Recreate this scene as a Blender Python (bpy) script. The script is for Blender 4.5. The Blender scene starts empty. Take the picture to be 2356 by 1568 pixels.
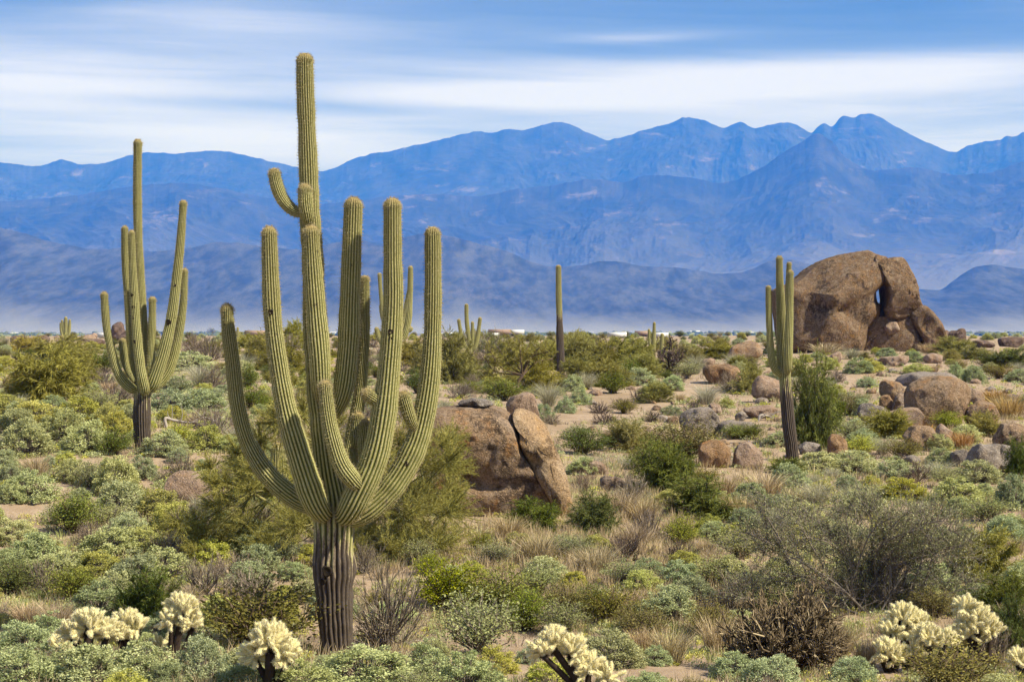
import bpy, math, random
import numpy as np
from mathutils import Vector

random.seed(7)
RNG = np.random.default_rng(11)
C = bpy.context.scene.collection
SC = bpy.context.scene

# ------------------------------------------------------------------ camera
# every length in the script is metres; photo coordinates are those of a 2356 x 1568 view of it
PW, PH = 2356.0, 1568.0
LENS = 70.0
F = PW * LENS / 36.0            # focal length in photo pixels
HY = 745.0                      # photo row of the eye level
EYE = 5.0                       # eye height over the foot of the big saguaro's slope
cam_d = bpy.data.cameras.new('camera')
cam = bpy.data.objects.new('camera', cam_d)
C.objects.link(cam)
cam.location = (0, 0, EYE)
cam.rotation_euler = (math.radians(90), 0, 0)
cam_d.lens = LENS
cam_d.sensor_width = 36.0
cam_d.shift_y = -(PH / 2 - HY) / PW
cam_d.clip_start = 0.1
cam_d.clip_end = 120000
SC.camera = cam

# ------------------------------------------------------------------ sky and sun
SUN_DIR = Vector((0.70, -0.36, 0.80)).normalized()      # towards the sun: right, a little behind, high
SUN_EL = math.asin(SUN_DIR.z)
SUN_AZ = math.atan2(SUN_DIR.x, SUN_DIR.y)
sun_d = bpy.data.lights.new('sun', 'SUN')
sun_d.energy = 5.0
sun_d.angle = math.radians(1.5)
sun_d.color = (1.0, 0.93, 0.82)
sun = bpy.data.objects.new('sun', sun_d)
sun.rotation_euler = SUN_DIR.to_track_quat('Z', 'Y').to_euler()
sun.location = (40, -40, 80)
C.objects.link(sun)

SC.view_settings.view_transform = 'Standard'
SC.view_settings.look = 'None'
SC.view_settings.exposure = 0.80
SC.view_settings.gamma = 1.0
SC.view_settings.use_curve_mapping = False
SC.render.engine = 'CYCLES'
cy = SC.cycles
cy.use_denoising = True
try:
    cy.denoiser = 'OPENIMAGEDENOISE'
    cy.denoising_input_passes = 'RGB_ALBEDO_NORMAL'
    cy.denoising_prefilter = 'ACCURATE'
except Exception:
    pass
cy.max_bounces = 5
cy.diffuse_bounces = 3
cy.glossy_bounces = 1
cy.transmission_bounces = 2
cy.volume_bounces = 2
cy.transparent_max_bounces = 4
cy.caustics_reflective = False
cy.caustics_refractive = False


class NT:
    """small helper to write node trees"""
    def __init__(self, tree):
        self.t = tree
        self.n = tree.nodes
        self.l = tree.links

    def node(self, kind, **kw):
        nd = self.n.new(kind)
        for k, v in kw.items():
            setattr(nd, k, v)
        return nd

    def put(self, sock, v):
        if isinstance(v, bpy.types.NodeSocket):
            self.l.new(v, sock)
        elif isinstance(v, (tuple, list)) and len(v) == 3 and sock.type == 'RGBA':
            sock.default_value = (*v, 1)
        else:
            sock.default_value = v

    def math(self, op, a, b=0.0, c=0.0, clamp=False):
        nd = self.node('ShaderNodeMath', operation=op, use_clamp=clamp)
        for i, v in enumerate((a, b, c)):
            self.put(nd.inputs[i], v)
        return nd.outputs[0]

    def mix(self, f, a, b, blend='MIX'):
        nd = self.node('ShaderNodeMix', data_type='RGBA', blend_type=blend)
        self.put(nd.inputs[0], f)
        self.put(nd.inputs[6], a)
        self.put(nd.inputs[7], b)
        return nd.outputs[2]

    def noise(self, vec, scale, detail=3.0, rough=0.55, dist=0.0, out=0):
        nd = self.node('ShaderNodeTexNoise')
        if vec is not None:
            self.l.new(vec, nd.inputs['Vector'])
        nd.inputs['Scale'].default_value = scale
        nd.inputs['Detail'].default_value = detail
        nd.inputs['Roughness'].default_value = rough
        nd.inputs['Distortion'].default_value = dist
        return nd.outputs[out]

    def ramp(self, f, stops, interp='LINEAR'):
        nd = self.node('ShaderNodeValToRGB')
        cr = nd.color_ramp
        cr.interpolation = interp
        while len(cr.elements) < len(stops):
            cr.elements.new(0.5)
        for e, (p, c) in zip(cr.elements, stops):
            e.position = p
            e.color = (c, c, c, 1) if isinstance(c, (int, float)) else (*c, 1)
        self.put(nd.inputs[0], f)
        return nd.outputs[0]

    def maprange(self, v, a, b, c=0.0, d=1.0, smooth=True):
        nd = self.node('ShaderNodeMapRange', interpolation_type='SMOOTHSTEP' if smooth else 'LINEAR')
        for i, x in enumerate((v, a, b, c, d)):
            self.put(nd.inputs[i], x)
        return nd.outputs[0]

    def combine(self, x, y, z):
        nd = self.node('ShaderNodeCombineXYZ')
        for i, v in enumerate((x, y, z)):
            self.put(nd.inputs[i], v)
        return nd.outputs[0]


world = bpy.data.worlds.new('World')
SC.world = world
world.use_nodes = True
w = NT(world.node_tree)
w.n.clear()
wout = w.node('ShaderNodeOutputWorld')
bg = w.node('ShaderNodeBackground')
bg.inputs['Strength'].default_value = 0.054
sky = w.node('ShaderNodeTexSky', sky_type='NISHITA')
sky.sun_disc = False
sky.sun_elevation = SUN_EL
sky.sun_rotation = SUN_AZ
sky.altitude = 800
sky.air_density = 1.0
sky.dust_density = 0.6
sky.ozone_density = 2.0
tc = w.node('ShaderNodeTexCoord')
sep = w.node('ShaderNodeSeparateXYZ')
w.l.new(tc.outputs['Generated'], sep.inputs[0])
az = w.math('ARCTAN2', sep.outputs[0], sep.outputs[1])
hor = w.math('SQRT', w.math('ADD', w.math('POWER', sep.outputs[0], 2.0), w.math('POWER', sep.outputs[1], 2.0)))
el = w.math('ARCTAN2', sep.outputs[2], hor)
U = w.math('DIVIDE', az, 0.2517)          # -1 .. 1 over the breadth of the photograph's view, 12.6 units round the horizon
V = w.math('DIVIDE', el, 0.1613)          # 1 at about nine degrees up
# streaks of thin high cloud: long in azimuth, short in elevation, tilted a little
tilt = w.math('ADD', V, w.math('MULTIPLY', U, 0.035))
n1 = w.noise(w.combine(w.math('MULTIPLY', U, 0.55), w.math('MULTIPLY', tilt, 4.6), 3.7), 1.0, 6.0, 0.58, 0.6)
n2 = w.noise(w.combine(w.math('MULTIPLY', U, 1.3), w.math('MULTIPLY', tilt, 13.0), 9.1), 1.0, 7.0, 0.62, 0.6)


def bank(u0, v0, su, sv, slope=0.0):
    a = w.math('POWER', w.math('DIVIDE', w.math('SUBTRACT', U, u0), su), 2.0)
    vv = w.math('SUBTRACT', tilt, w.math('MULTIPLY', w.math('SUBTRACT', U, u0), slope))
    b = w.math('POWER', w.math('DIVIDE', w.math('SUBTRACT', vv, v0), sv), 2.0)
    return w.math('EXPONENT', w.math('MULTIPLY', w.math('ADD', a, b), -1.0))


cover = w.ramp(w.math('DIVIDE', V, 2.0, clamp=True),
               [(0.0, 0.92), (0.26, 0.86), (0.33, 0.76), (0.40, 0.58), (0.46, 0.38), (0.53, 0.14), (0.60, 0.2), (1.0, 0.4)])
cov = w.math('ADD', cover, w.math('MULTIPLY', w.math('SUBTRACT', n1, 0.5), 0.80))
cov = w.math('ADD', cov, w.math('MULTIPLY', w.math('SUBTRACT', n2, 0.5), 0.45))
for (u0, v0, su, sv, k, sl) in ((0.78, 0.795, 0.45, 0.06, 0.42, 0.05), (0.30, 0.735, 0.42, 0.05, 0.28, 0.10), (-0.9, 0.72, 0.42, 0.10, 0.36, 0.0), (-0.05, 0.71, 0.25, 0.04, 0.30, 0.0),
                                (-0.6, 0.93, 0.38, 0.09, 0.38, -0.05), (-0.98, 0.98, 0.22, 0.06, -0.45, 0.0), (0.75, 0.97, 0.5, 0.08, -0.30, 0.0), (0.25, 0.89, 0.22, 0.02, 0.30, 0.06),
                                (-0.45, 0.655, 0.45, 0.025, -0.22, 0.0), (-0.5, 0.55, 0.35, 0.07, 0.25, 0.0), (0.1, 0.80, 0.4, 0.03, 0.12, 0.05)):
    cov = w.math('ADD', cov, w.math('MULTIPLY', bank(u0, v0, su, sv, sl), k))
cov = w.maprange(cov, 0.0, 1.0, smooth=False)
over = w.maprange(V, 1.15, 3.0)
cloudcol = w.mix(w.maprange(cov, 0.35, 1.0), (4.6, 5.4, 7.5), (8.9, 9.2, 11.5))
clear = w.mix(0.86, sky.outputs[0], (0.85, 1.65, 3.2))
cloudcol = w.mix(over, cloudcol, (8.0, 8.1, 8.6))
cov = w.math('MAXIMUM', cov, w.math('MULTIPLY', over, 0.32))
skycol = w.mix(cov, clear, cloudcol)
w.l.new(skycol, bg.inputs['Color'])
w.l.new(bg.outputs[0], wout.inputs[0])


# ------------------------------------------------------------------ numeric noise
def _hash(ix, iy, iz, seed):
    h = (ix.astype(np.uint32) * np.uint32(374761393) + iy.astype(np.uint32) * np.uint32(668265263)
         + iz.astype(np.uint32) * np.uint32(2147483647) + np.uint32((seed * 144269504) & 0xffffffff))
    h = (h ^ (h >> np.uint32(13))) * np.uint32(1274126177)
    h = (h ^ (h >> np.uint32(16))) * np.uint32(2246822519)
    h = h ^ (h >> np.uint32(15))
    return h.astype(np.float64) / 4294967295.0


def vnoise(p, seed=0):
    """value noise, -1 .. 1, p of shape (n, 3)"""
    p = np.asarray(p, float)
    i = np.floor(p).astype(np.int64)
    f = p - i
    f = f * f * f * (f * (f * 6 - 15) + 10)
    r = 0
    for dx in (0, 1):
        wx = f[:, 0] if dx else 1 - f[:, 0]
        for dy in (0, 1):
            wy = f[:, 1] if dy else 1 - f[:, 1]
            for dz in (0, 1):
                wz = f[:, 2] if dz else 1 - f[:, 2]
                r = r + wx * wy * wz * _hash(i[:, 0] + dx, i[:, 1] + dy, i[:, 2] + dz, seed)
    return r * 2 - 1


def fbm(p, octv=4, seed=0, gain=0.5, lac=2.03):
    p = np.asarray(p, float)
    a, r, t = 1.0, 0.0, 0.0
    for k in range(octv):
        r = r + a * vnoise(p + 17.3 * k, seed + k)
        t += a
        a *= gain
        p = p * lac
    return r / t


def ridged(p, octv=4, seed=0, gain=0.5, lac=2.1):
    p = np.asarray(p, float)
    a, r, t = 1.0, 0.0, 0.0
    for k in range(octv):
        r = r + a * (1 - np.abs(vnoise(p + 11.7 * k, seed + k)) * 2)
        t += a
        a *= gain
        p = p * lac
    return r / t


# ------------------------------------------------------------------ mesh helper
def mesh(name, V, quads=None, tris=None, qm=None, tm=None, mats=(), attrs=None, smooth=True):
    """V (n,3); quads (m,4); tris (k,3); qm/tm material indices; attrs {name: per-vertex floats}"""
    me = bpy.data.meshes.new(name)
    V = np.asarray(V, np.float32)
    q = np.zeros((0, 4), np.int32) if quads is None else np.asarray(quads, np.int32)
    t = np.zeros((0, 3), np.int32) if tris is None else np.asarray(tris, np.int32)
    nq, nt = len(q), len(t)
    me.vertices.add(len(V))
    me.vertices.foreach_set('co', V.ravel())
    me.loops.add(nq * 4 + nt * 3)
    me.loops.foreach_set('vertex_index', np.concatenate([q.ravel(), t.ravel()]).astype(np.int32))
    me.polygons.add(nq + nt)
    st = np.concatenate([np.arange(nq) * 4, nq * 4 + np.arange(nt) * 3]).astype(np.int32)
    me.polygons.foreach_set('loop_start', st)
    if smooth is not False:
        me.polygons.foreach_set('use_smooth', np.ones(nq + nt, bool))
    for m in mats:
        me.materials.append(m)
    if qm is not None or tm is not None:
        a = np.zeros(nq, np.int32) if qm is None else np.broadcast_to(np.asarray(qm, np.int32), (nq,))
        b = np.zeros(nt, np.int32) if tm is None else np.broadcast_to(np.asarray(tm, np.int32), (nt,))
        me.polygons.foreach_set('material_index', np.concatenate([a, b]).astype(np.int32))
    for k, v in (attrs or {}).items():
        at = me.attributes.new(k, 'FLOAT', 'POINT')
        at.data.foreach_set('value', np.asarray(v, np.float32))
    me.update(calc_edges=True)
    return me


def grid_quads(nu, nv, wrap=False, off=0):
    """rows nv of nu points"""
    i = np.arange(nu if wrap else nu - 1)
    j = np.arange(nv - 1)
    I, J = np.meshgrid(i, j)
    a = J * nu + I
    b = J * nu + (I + 1) % nu
    return np.stack([a, b, b + nu, a + nu], -1).reshape(-1, 4) + off


class Bag:
    """collects pieces of one mesh"""
    def __init__(self):
        self.V, self.Q, self.T, self.qm, self.tm, self.n = [], [], [], [], [], 0
        self.A = {}

    def add(self, V, quads=None, tris=None, m=0, **attrs):
        V = np.asarray(V, float)
        if len(V) == 0:
            return
        if quads is not None and len(quads):
            self.Q.append(np.asarray(quads) + self.n)
            self.qm.append(np.full(len(quads), m))
        if tris is not None and len(tris):
            self.T.append(np.asarray(tris) + self.n)
            self.tm.append(np.full(len(tris), m))
        for k, v in attrs.items():
            self.A.setdefault(k, []).append((self.n, np.broadcast_to(np.asarray(v, float), (len(V),))))
        self.V.append(V)
        self.n += len(V)

    def mesh(self, name, mats, smooth=True):
        cat = lambda L, w_: np.concatenate(L) if L else np.zeros((0, w_), int)
        at = {}
        for k, L in self.A.items():
            a = np.zeros(self.n)
            for off, v in L:
                a[off:off + len(v)] = v
            at[k] = a
        return mesh(name, np.concatenate(self.V), cat(self.Q, 4), cat(self.T, 3),
                    np.concatenate(self.qm) if self.qm else None, np.concatenate(self.tm) if self.tm else None, mats, at, smooth)


def link(name, me, parent=None, loc=None):
    o = bpy.data.objects.new(name, me)
    C.objects.link(o)
    if parent is not None:
        o.parent = parent
    if loc is not None:
        o.location = loc
    return o


def tag(o, label=None, cat=None, group=None, kind=None):
    if label:
        o['label'] = label
    if cat:
        o['category'] = cat
    if group:
        o['group'] = group
    if kind:
        o['kind'] = kind
    return o


# ------------------------------------------------------------------ materials
def material(name):
    m = bpy.data.materials.new(name)
    m.use_nodes = True
    t = NT(m.node_tree)
    b = t.n['Principled BSDF']
    b.inputs['Roughness'].default_value = 0.9
    b.inputs['Specular IOR Level'].default_value = 0.15
    return m, t, b


def bump(t, b, h, strength, dist):
    nd = t.node('ShaderNodeBump')
    nd.inputs['Strength'].default_value = strength
    nd.inputs['Distance'].default_value = dist
    t.l.new(h, nd.inputs['Height'])
    t.l.new(nd.outputs[0], b.inputs['Normal'])


def geo_pos(t):
    return t.node('ShaderNodeNewGeometry').outputs['Position']


def attr(t, name):
    return t.node('ShaderNodeAttribute', attribute_name=name).outputs['Fac']


def obj_rand(t):
    return t.node('ShaderNodeObjectInfo').outputs['Random']


# ------------------------------------------------------------------ the lie of the land
def pchip(x, y, xi):
    x, y = np.asarray(x, float), np.asarray(y, float)
    h = np.diff(x)
    s = np.diff(y) / h
    m = np.zeros_like(y)
    m[0], m[-1] = s[0], s[-1]
    for i in range(1, len(x) - 1):
        if s[i - 1] * s[i] > 0:
            w1, w2 = 2 * h[i] + h[i - 1], h[i] + 2 * h[i - 1]
            m[i] = (w1 + w2) / (w1 / s[i - 1] + w2 / s[i])
    i = np.clip(np.searchsorted(x, xi) - 1, 0, len(h) - 1)
    t = (xi - x[i]) / h[i]
    t = np.clip(t, 0, 1)
    return ((2 * t**3 - 3 * t**2 + 1) * y[i] + (t**3 - 2 * t**2 + t) * h[i] * m[i]
            + (-2 * t**3 + 3 * t**2) * y[i + 1] + (t**3 - t**2) * h[i] * m[i + 1])


# for some bearings (photo column): the photo row at which the ground lies at a distance
NEAR = [(1700, 22), (1568, 26), (1500, 29.8), (1400, 33.6)]
COLS = {
    -300: NEAR + [(1300, 37.5), (1200, 42), (1100, 47), (1035, 51), (950, 63), (895, 82), (848, 112), (805, 175), (786, 250), (777, 330)],
    330: NEAR + [(1300, 37.5), (1200, 42), (1100, 47), (1035, 51), (950, 63), (895, 82), (848, 112), (805, 175), (786, 250), (777, 330)],
    775: NEAR + [(1300, 37.3), (1200, 42.5), (1100, 48.5), (1040, 53), (955, 67), (900, 86), (852, 115), (806, 178), (786, 250), (777, 330)],
    1150: NEAR + [(1300, 37.2), (1200, 43), (1105, 50), (1045, 55.5), (960, 70), (905, 88), (856, 114), (809, 178), (787, 250), (778, 330)],
    1400: NEAR + [(1300, 37.2), (1200, 43), (1115, 50), (1050, 57.5), (980, 69), (910, 87), (862, 112), (812, 174), (788, 250), (778, 330)],
    1700: NEAR + [(1300, 37.2), (1200, 43.5), (1120, 51), (1060, 59), (1000, 68), (930, 83), (872, 104), (822, 138), (797, 190), (781, 300)],
    1980: NEAR + [(1300, 37.2), (1200, 44), (1120, 52), (1062, 60), (1000, 68), (940, 79), (884, 100), (837, 127), (809, 147), (793, 175), (784, 240), (779, 330)],
    2656: NEAR + [(1300, 37.2), (1200, 44), (1120, 52), (1060, 60), (1000, 68), (940, 80), (880, 104), (832, 138), (800, 200), (782, 300)],
}
LR0, LR1, NLR = math.log(0.4), math.log(70000.0), 700
LRS = np.linspace(LR0, LR1, NLR)
_us = sorted(COLS)
_tab = []
for u in _us:
    pts = [(0.4, 3.3), (2.0, 3.2), (5.0, 2.2), (9, 0.6), (14, -0.2)]
    for py, d in COLS[u]:
        pts.append((d, EYE - (py - HY) / F * d))
    pts += [(520, 1.9), (850, -6.0), (1400, -16.0), (2200, -22.0), (4200, -24.5), (12000, -25.0), (71000, -25.0)]
    pts = np.array(pts)
    _tab.append(pchip(np.log(pts[:, 0]), pts[:, 1], LRS))
_tab = np.array(_tab)
UG = np.linspace(-300, 2656, 120)
ZT = np.array([[np.interp(0, [0], [0])] * 1] * 1)
ZT = np.stack([pchip(_us, _tab[:, k], UG) for k in range(NLR)], 1)      # (120, NLR)
for _ in range(3):                                                       # ease the joints between bearings
    ZT[1:-1] = 0.25 * ZT[:-2] + 0.5 * ZT[1:-1] + 0.25 * ZT[2:]


def ground_z(X, Y, rough=True):
    X, Y = np.atleast_1d(np.asarray(X, float)), np.atleast_1d(np.asarray(Y, float))
    r = np.sqrt(X * X + Y * Y)
    with np.errstate(divide='ignore', invalid='ignore'):
        u = np.where(Y > 0.3 * np.abs(X), PW / 2 + F * X / np.maximum(Y, 1e-6), np.where(X < 0, -300.0, 2656.0))
    u = np.clip(u, -300, 2656)
    fu = (u + 300) / (2956.0 / 119)
    iu = np.clip(fu.astype(int), 0, 118)
    fu = np.clip(fu - iu, 0, 1)
    fr = (np.log(np.maximum(r, 0.41)) - LR0) / (LR1 - LR0) * (NLR - 1)
    ir = np.clip(fr.astype(int), 0, NLR - 2)
    fr = np.clip(fr - ir, 0, 1)
    z = ((1 - fu) * ((1 - fr) * ZT[iu, ir] + fr * ZT[iu, ir + 1]) + fu * ((1 - fr) * ZT[iu + 1, ir] + fr * ZT[iu + 1, ir + 1]))
    if not rough:
        return z
    P = np.stack([X, Y, 0 * X], 1)
    fade = np.clip(1.2 - r / 900.0, 0, 1)
    z = z + fade * ((0.16 + 0.05 * np.clip((r - 40) / 60, 0, 1)) * fbm(P / 5.5, 3, 5) + 0.04 * fbm(P / 0.8, 2, 9)) * np.clip(r / 12, 0, 1)
    return z


def px_of(X, Y, Z):
    return PW / 2 + F * X / Y, HY - F * (Z - EYE) / Y


_RD = np.exp(np.linspace(math.log(15), math.log(9000), 700))


def at(px, py):
    """the ground point seen at a photo point, and photo pixels per metre there"""
    k = (px - PW / 2) / F
    s = (py - HY) / F
    z = EYE - s * _RD
    g = ground_z(k * _RD, _RD, False)
    below = np.nonzero(z <= g)[0]
    if len(below) == 0:                               # looks over the brow: stand on the brow
        i = int(np.argmin(np.where(_RD < 330, z - g, 1e9)))
        d = _RD[i]
    else:
        i = below[0]
        dd = np.linspace(_RD[max(i - 6, 0)], _RD[min(i + 6, len(_RD) - 1)], 90)
        zz = EYE - s * dd
        bb = np.nonzero(zz <= ground_z(k * dd, dd))[0]
        d = dd[bb[0]] if len(bb) else _RD[i]
    return Vector((float(k * d), float(d), float(ground_z(k * d, d)[0]))), F / d


def pt(px, py, d):
    return np.array([(px - PW / 2) / F * d, d, EYE - (py - HY) / F * d])


# ------------------------------------------------------------------ ground sheet
def build_ground():
    th = np.concatenate([np.linspace(-math.pi, -0.42, 90, endpoint=False), np.linspace(-0.42, 0.42, 420), np.linspace(0.42, math.pi, 90)[1:]])
    th = th[:-1]
    r = np.concatenate([np.exp(np.linspace(math.log(0.5), math.log(22), 40, endpoint=False)),
                        np.exp(np.linspace(math.log(22), math.log(350), 420, endpoint=False)),
                        np.exp(np.linspace(math.log(350), math.log(9000), 90, endpoint=False)),
                        np.exp(np.linspace(math.log(9000), math.log(26000), 12))])
    R, T = np.meshgrid(r, th, indexing='ij')
    X, Y = R * np.sin(T), R * np.cos(T)
    Z = ground_z(X.ravel(), Y.ravel())
    V = np.stack([X.ravel(), Y.ravel(), Z], 1)
    Q = grid_quads(len(th), len(r), wrap=True)
    V = np.vstack([V, [0, 0, 3.3]])
    c = len(V) - 1
    n = len(th)
    T3 = np.stack([np.full(n, c), np.arange(n), (np.arange(n) + 1) % n], 1)
    m, t, b = material('desert_soil')
    p = geo_pos(t)
    big = t.noise(p, 0.16, 4, 0.6)
    mid = t.noise(p, 0.9, 5, 0.65)
    fine = t.noise(p, 14.0, 4, 0.7)
    grit = t.noise(p, 60.0, 2, 0.7)
    sand = t.mix(t.maprange(mid, 0.35, 0.65), (0.275, 0.20, 0.14), (0.385, 0.30, 0.22))
    sand = t.mix(t.maprange(fine, 0.42, 0.66), sand, (0.25, 0.18, 0.125))
    sand = t.mix(t.maprange(grit, 0.55, 0.75), sand, (0.45, 0.38, 0.30))
    litter = t.mix(fine, (0.16, 0.12, 0.08), (0.30, 0.22, 0.14))
    col = t.mix(t.math('MULTIPLY', t.maprange(t.math('ADD', big, t.math('MULTIPLY', fine, 0.35)), 0.62, 0.80), 0.75), sand, litter)
    # beyond the brow the valley floor: pale flats speckled with dark scrub
    sp = t.node('ShaderNodeSeparateXYZ')
    t.l.new(p, sp.inputs[0])
    far = t.maprange(t.math('LENGTH' if False else 'ABSOLUTE', sp.outputs[1]), 500.0, 1500.0)
    vs = t.node('ShaderNodeVectorMath', operation='MULTIPLY')
    t.l.new(p, vs.inputs[0])
    vs.inputs[1].default_value = (0.012, 0.0035, 0.0)
    vn = t.noise(vs.outputs[0], 1.0, 5, 0.65)
    valley = t.mix(t.maprange(vn, 0.40, 0.62), (0.08, 0.08, 0.055), (0.21, 0.185, 0.15))
    col = t.mix(far, col, valley)
    t.l.new(col, b.inputs['Base Color'])
    bump(t, b, t.math('ADD', fine, t.math('MULTIPLY', grit, 0.4)), 0.5, 0.04)
    o = link('ground', mesh('ground', V, Q, T3, mats=[m]))
    tag(o, 'sandy desert ground falling away to a wide valley floor', None, None, 'structure')


build_ground()


# ------------------------------------------------------------------ mountains
def range_mesh(name, crest, d_foot, d_crest, d_back, nu, nr, amp, seed, mat, power=1.5, jag=1.5, wave=1800.0, gain=0.58, aniso=1.0):
    cu = np.array([c[0] for c in crest], float)
    cp = np.array([c[1] for c in crest], float)
    u = np.linspace(cu[0], cu[-1], nu)
    py = pchip(cu, cp, u)
    pys = py
    py = py + jag * fbm(np.stack([u / 14, 0 * u, 0 * u], 1), 4, seed + 40)
    t = np.concatenate([np.linspace(0, 1, nr), np.linspace(1, 1.5, nr // 4)[1:]])
    zc = EYE + (HY - py) / F * d_crest
    zf = -26.0
    Tm, Um = np.meshgrid(t, u, indexing='ij')
    # the jagged edge belongs to the crest alone; the slopes below follow a smoothed line
    ker = np.exp(-0.5 * (np.arange(-40, 41) / 16.0) ** 2)
    ker /= ker.sum()
    zs = EYE + (HY - np.convolve(np.pad(pys, 40, mode='edge'), ker, 'valid')) / F * d_crest
    wj = np.clip(Tm, 0, 1) ** 5
    ZC = zs[None, :] * (1 - wj) + zc[None, :] * wj
    un = Um / 100.0
    # ridges and ravines of equal breadth along and across, as on real ground
    x, y = un.ravel() * (d_crest / F * 100), (Tm.ravel() * (d_crest - d_foot))
    q = np.stack([x / wave, y / wave, 0 * x + seed], 1)
    wq = fbm(q * 0.8, 3, seed + 7)
    q2 = q + np.stack([0.45 * wq, 0.45 * fbm(q * 0.8 + 9, 3, seed + 8), 0 * x], 1)
    rg = (ridged(q2 * [1, aniso, 1], 7, seed, gain, 2.05) ** 1.0).reshape(un.shape)
    lump = fbm(q * 0.45, 2, seed + 3).reshape(un.shape)
    front = np.clip(Tm, 0, 1)
    S = front ** power
    env = np.sin(np.pi * np.clip(front, 0, 1)) ** 0.8 * (0.25 + 0.75 * front)
    H = (ZC - zf) * (S + amp * env * (0.75 * (rg - 0.35) + 0.55 * lump))
    back = np.clip((Tm - 1) / 0.5, 0, 1)
    H = np.where(Tm > 1, (ZC - zf) * (1 - back) ** 1.2, H)
    Rr = d_foot + (d_crest - d_foot) * front + (d_back - d_crest) * back
    # nothing in front of the crest may stand higher than it does from the valley
    lim = (ZC - EYE) / d_crest * Rr + EYE - zf - 6 * (1 - front)
    H = np.where(Tm < 1, np.minimum(H, np.maximum(lim, 0)), H)
    H = np.maximum(H, -2)
    X = (Um - PW / 2) / F * Rr
    V = np.stack([X.ravel(), Rr.ravel(), (zf + H).ravel()], 1)
    n = nu
    Q = grid_quads(nu, len(t))
    o = link(name, mesh(name, V, Q, mats=[mat], attrs={'up': np.broadcast_to(front, Tm.shape).ravel()}))
    return o


def mountain_mat(name, dark, pale, cliff, sc, LOW=0.75):
    m, t, b = material(name)
    p = geo_pos(t)
    g = t.node('ShaderNodeNewGeometry')
    sp = t.node('ShaderNodeSeparateXYZ')
    t.l.new(g.outputs['Normal'], sp.inputs[0])
    sv = t.node('ShaderNodeVectorMath', operation='MULTIPLY')      # texture runs down the slopes
    t.l.new(p, sv.inputs[0])
    sv.inputs[1].default_value = (1.0, 0.15 if sc > 2 else 0.4, 1.0)
    p = sv.outputs[0]
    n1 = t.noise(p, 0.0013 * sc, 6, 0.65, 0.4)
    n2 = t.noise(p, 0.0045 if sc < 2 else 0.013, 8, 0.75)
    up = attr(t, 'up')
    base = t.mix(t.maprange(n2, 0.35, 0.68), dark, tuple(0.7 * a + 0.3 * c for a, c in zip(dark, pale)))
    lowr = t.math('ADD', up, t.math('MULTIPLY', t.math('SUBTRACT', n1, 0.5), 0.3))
    base = t.mix(t.maprange(lowr, LOW, 0.0), base, pale)  # foot of the slopes paled: whitening of low haze put into the colour
    # bare rock in broken bands across the middle slopes
    sc2 = t.node('ShaderNodeVectorMath', operation='MULTIPLY')
    t.l.new(p, sc2.inputs[0])
    sc2.inputs[1].default_value = (0.0028, 0.0016, 0.008)
    n3 = t.noise(sc2.outputs[0], 1.0, 6, 0.7, 0.6)
    rock = t.math('MULTIPLY', t.maprange(n3, 0.56, 0.68), t.maprange(n2, 0.40, 0.60))
    base = t.mix(t.math('MULTIPLY', rock, 0.4), base, cliff)
    t.l.new(base, b.inputs['Base Color'])
    if sc < 2:
        bump(t, b, n2, 0.25, 40.0)
    return m


CREST_BACK = [(-420, 330), (-200, 350), (0, 373), (40, 377), (80, 383), (145, 367), (190, 378), (240, 375), (300, 357), (345, 350), (400, 353), (480, 347),
              (520, 349), (560, 357), (620, 370), (680, 383), (740, 394), (765, 388), (800, 372), (850, 355), (900, 347), (950, 335), (1000, 325), (1060, 310),
              (1100, 303), (1130, 306), (1160, 297), (1200, 299), (1250, 287), (1290, 280), (1320, 290), (1370, 313), (1395, 322), (1425, 317), (1480, 300),
              (1540, 283), (1585, 269), (1610, 274), (1645, 288), (1665, 294), (1700, 281), (1740, 295), (1770, 287), (1810, 281), (1850, 296), (1866, 305),
              (1882, 291), (1895, 284), (1912, 291), (1940, 267), (1965, 271), (1980, 264), (1998, 262), (2020, 268), (2060, 290), (2100, 312), (2150, 335),
              (2197, 349), (2230, 335), (2270, 325), (2300, 323), (2318, 312), (2335, 314), (2356, 304), (2500, 330), (2780, 350)]
CREST_MID = [(-420, 470), (-150, 455), (0, 462), (120, 455), (250, 437), (330, 425), (420, 421), (500, 432), (600, 452), (700, 468), (800, 466), (900, 450), (1000, 446),
             (1100, 452), (1180, 436), (1280, 425), (1360, 412), (1430, 418), (1500, 402), (1580, 408), (1660, 420), (1740, 392), (1800, 352), (1850, 322), (1878, 306),
             (1905, 318), (1950, 365), (2010, 392), (2100, 385), (2200, 402), (2280, 396), (2356, 372), (2500, 360), (2780, 390)]
CREST_NEAR = [(-420, 470), (-200, 500), (0, 524), (50, 534), (110, 554), (170, 566), (220, 573), (300, 570), (350, 578), (430, 571), (506, 557), (560, 560),
              (620, 570), (700, 573), (760, 560), (830, 552), (870, 563), (900, 560), (940, 543), (985, 536), (1030, 542), (1100, 560), (1160, 575), (1220, 601),
              (1270, 613), (1330, 611), (1390, 600), (1430, 602), (1480, 612), (1520, 613), (1600, 621), (1650, 629), (1700, 627), (1740, 614), (1770, 600),
              (1800, 595), (1850, 604), (1950, 630), (2050, 652), (2110, 664), (2160, 667), (2200, 640), (2250, 613), (2290, 609), (2320, 614), (2356, 618), (2480, 600), (2780, 560)]
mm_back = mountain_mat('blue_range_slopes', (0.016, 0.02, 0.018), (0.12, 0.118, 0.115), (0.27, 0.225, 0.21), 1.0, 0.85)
mm_near = mountain_mat('foothill_slopes', (0.018, 0.022, 0.022), (0.21, 0.215, 0.225), (0.10, 0.09, 0.08), 2.2, 0.52)
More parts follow.
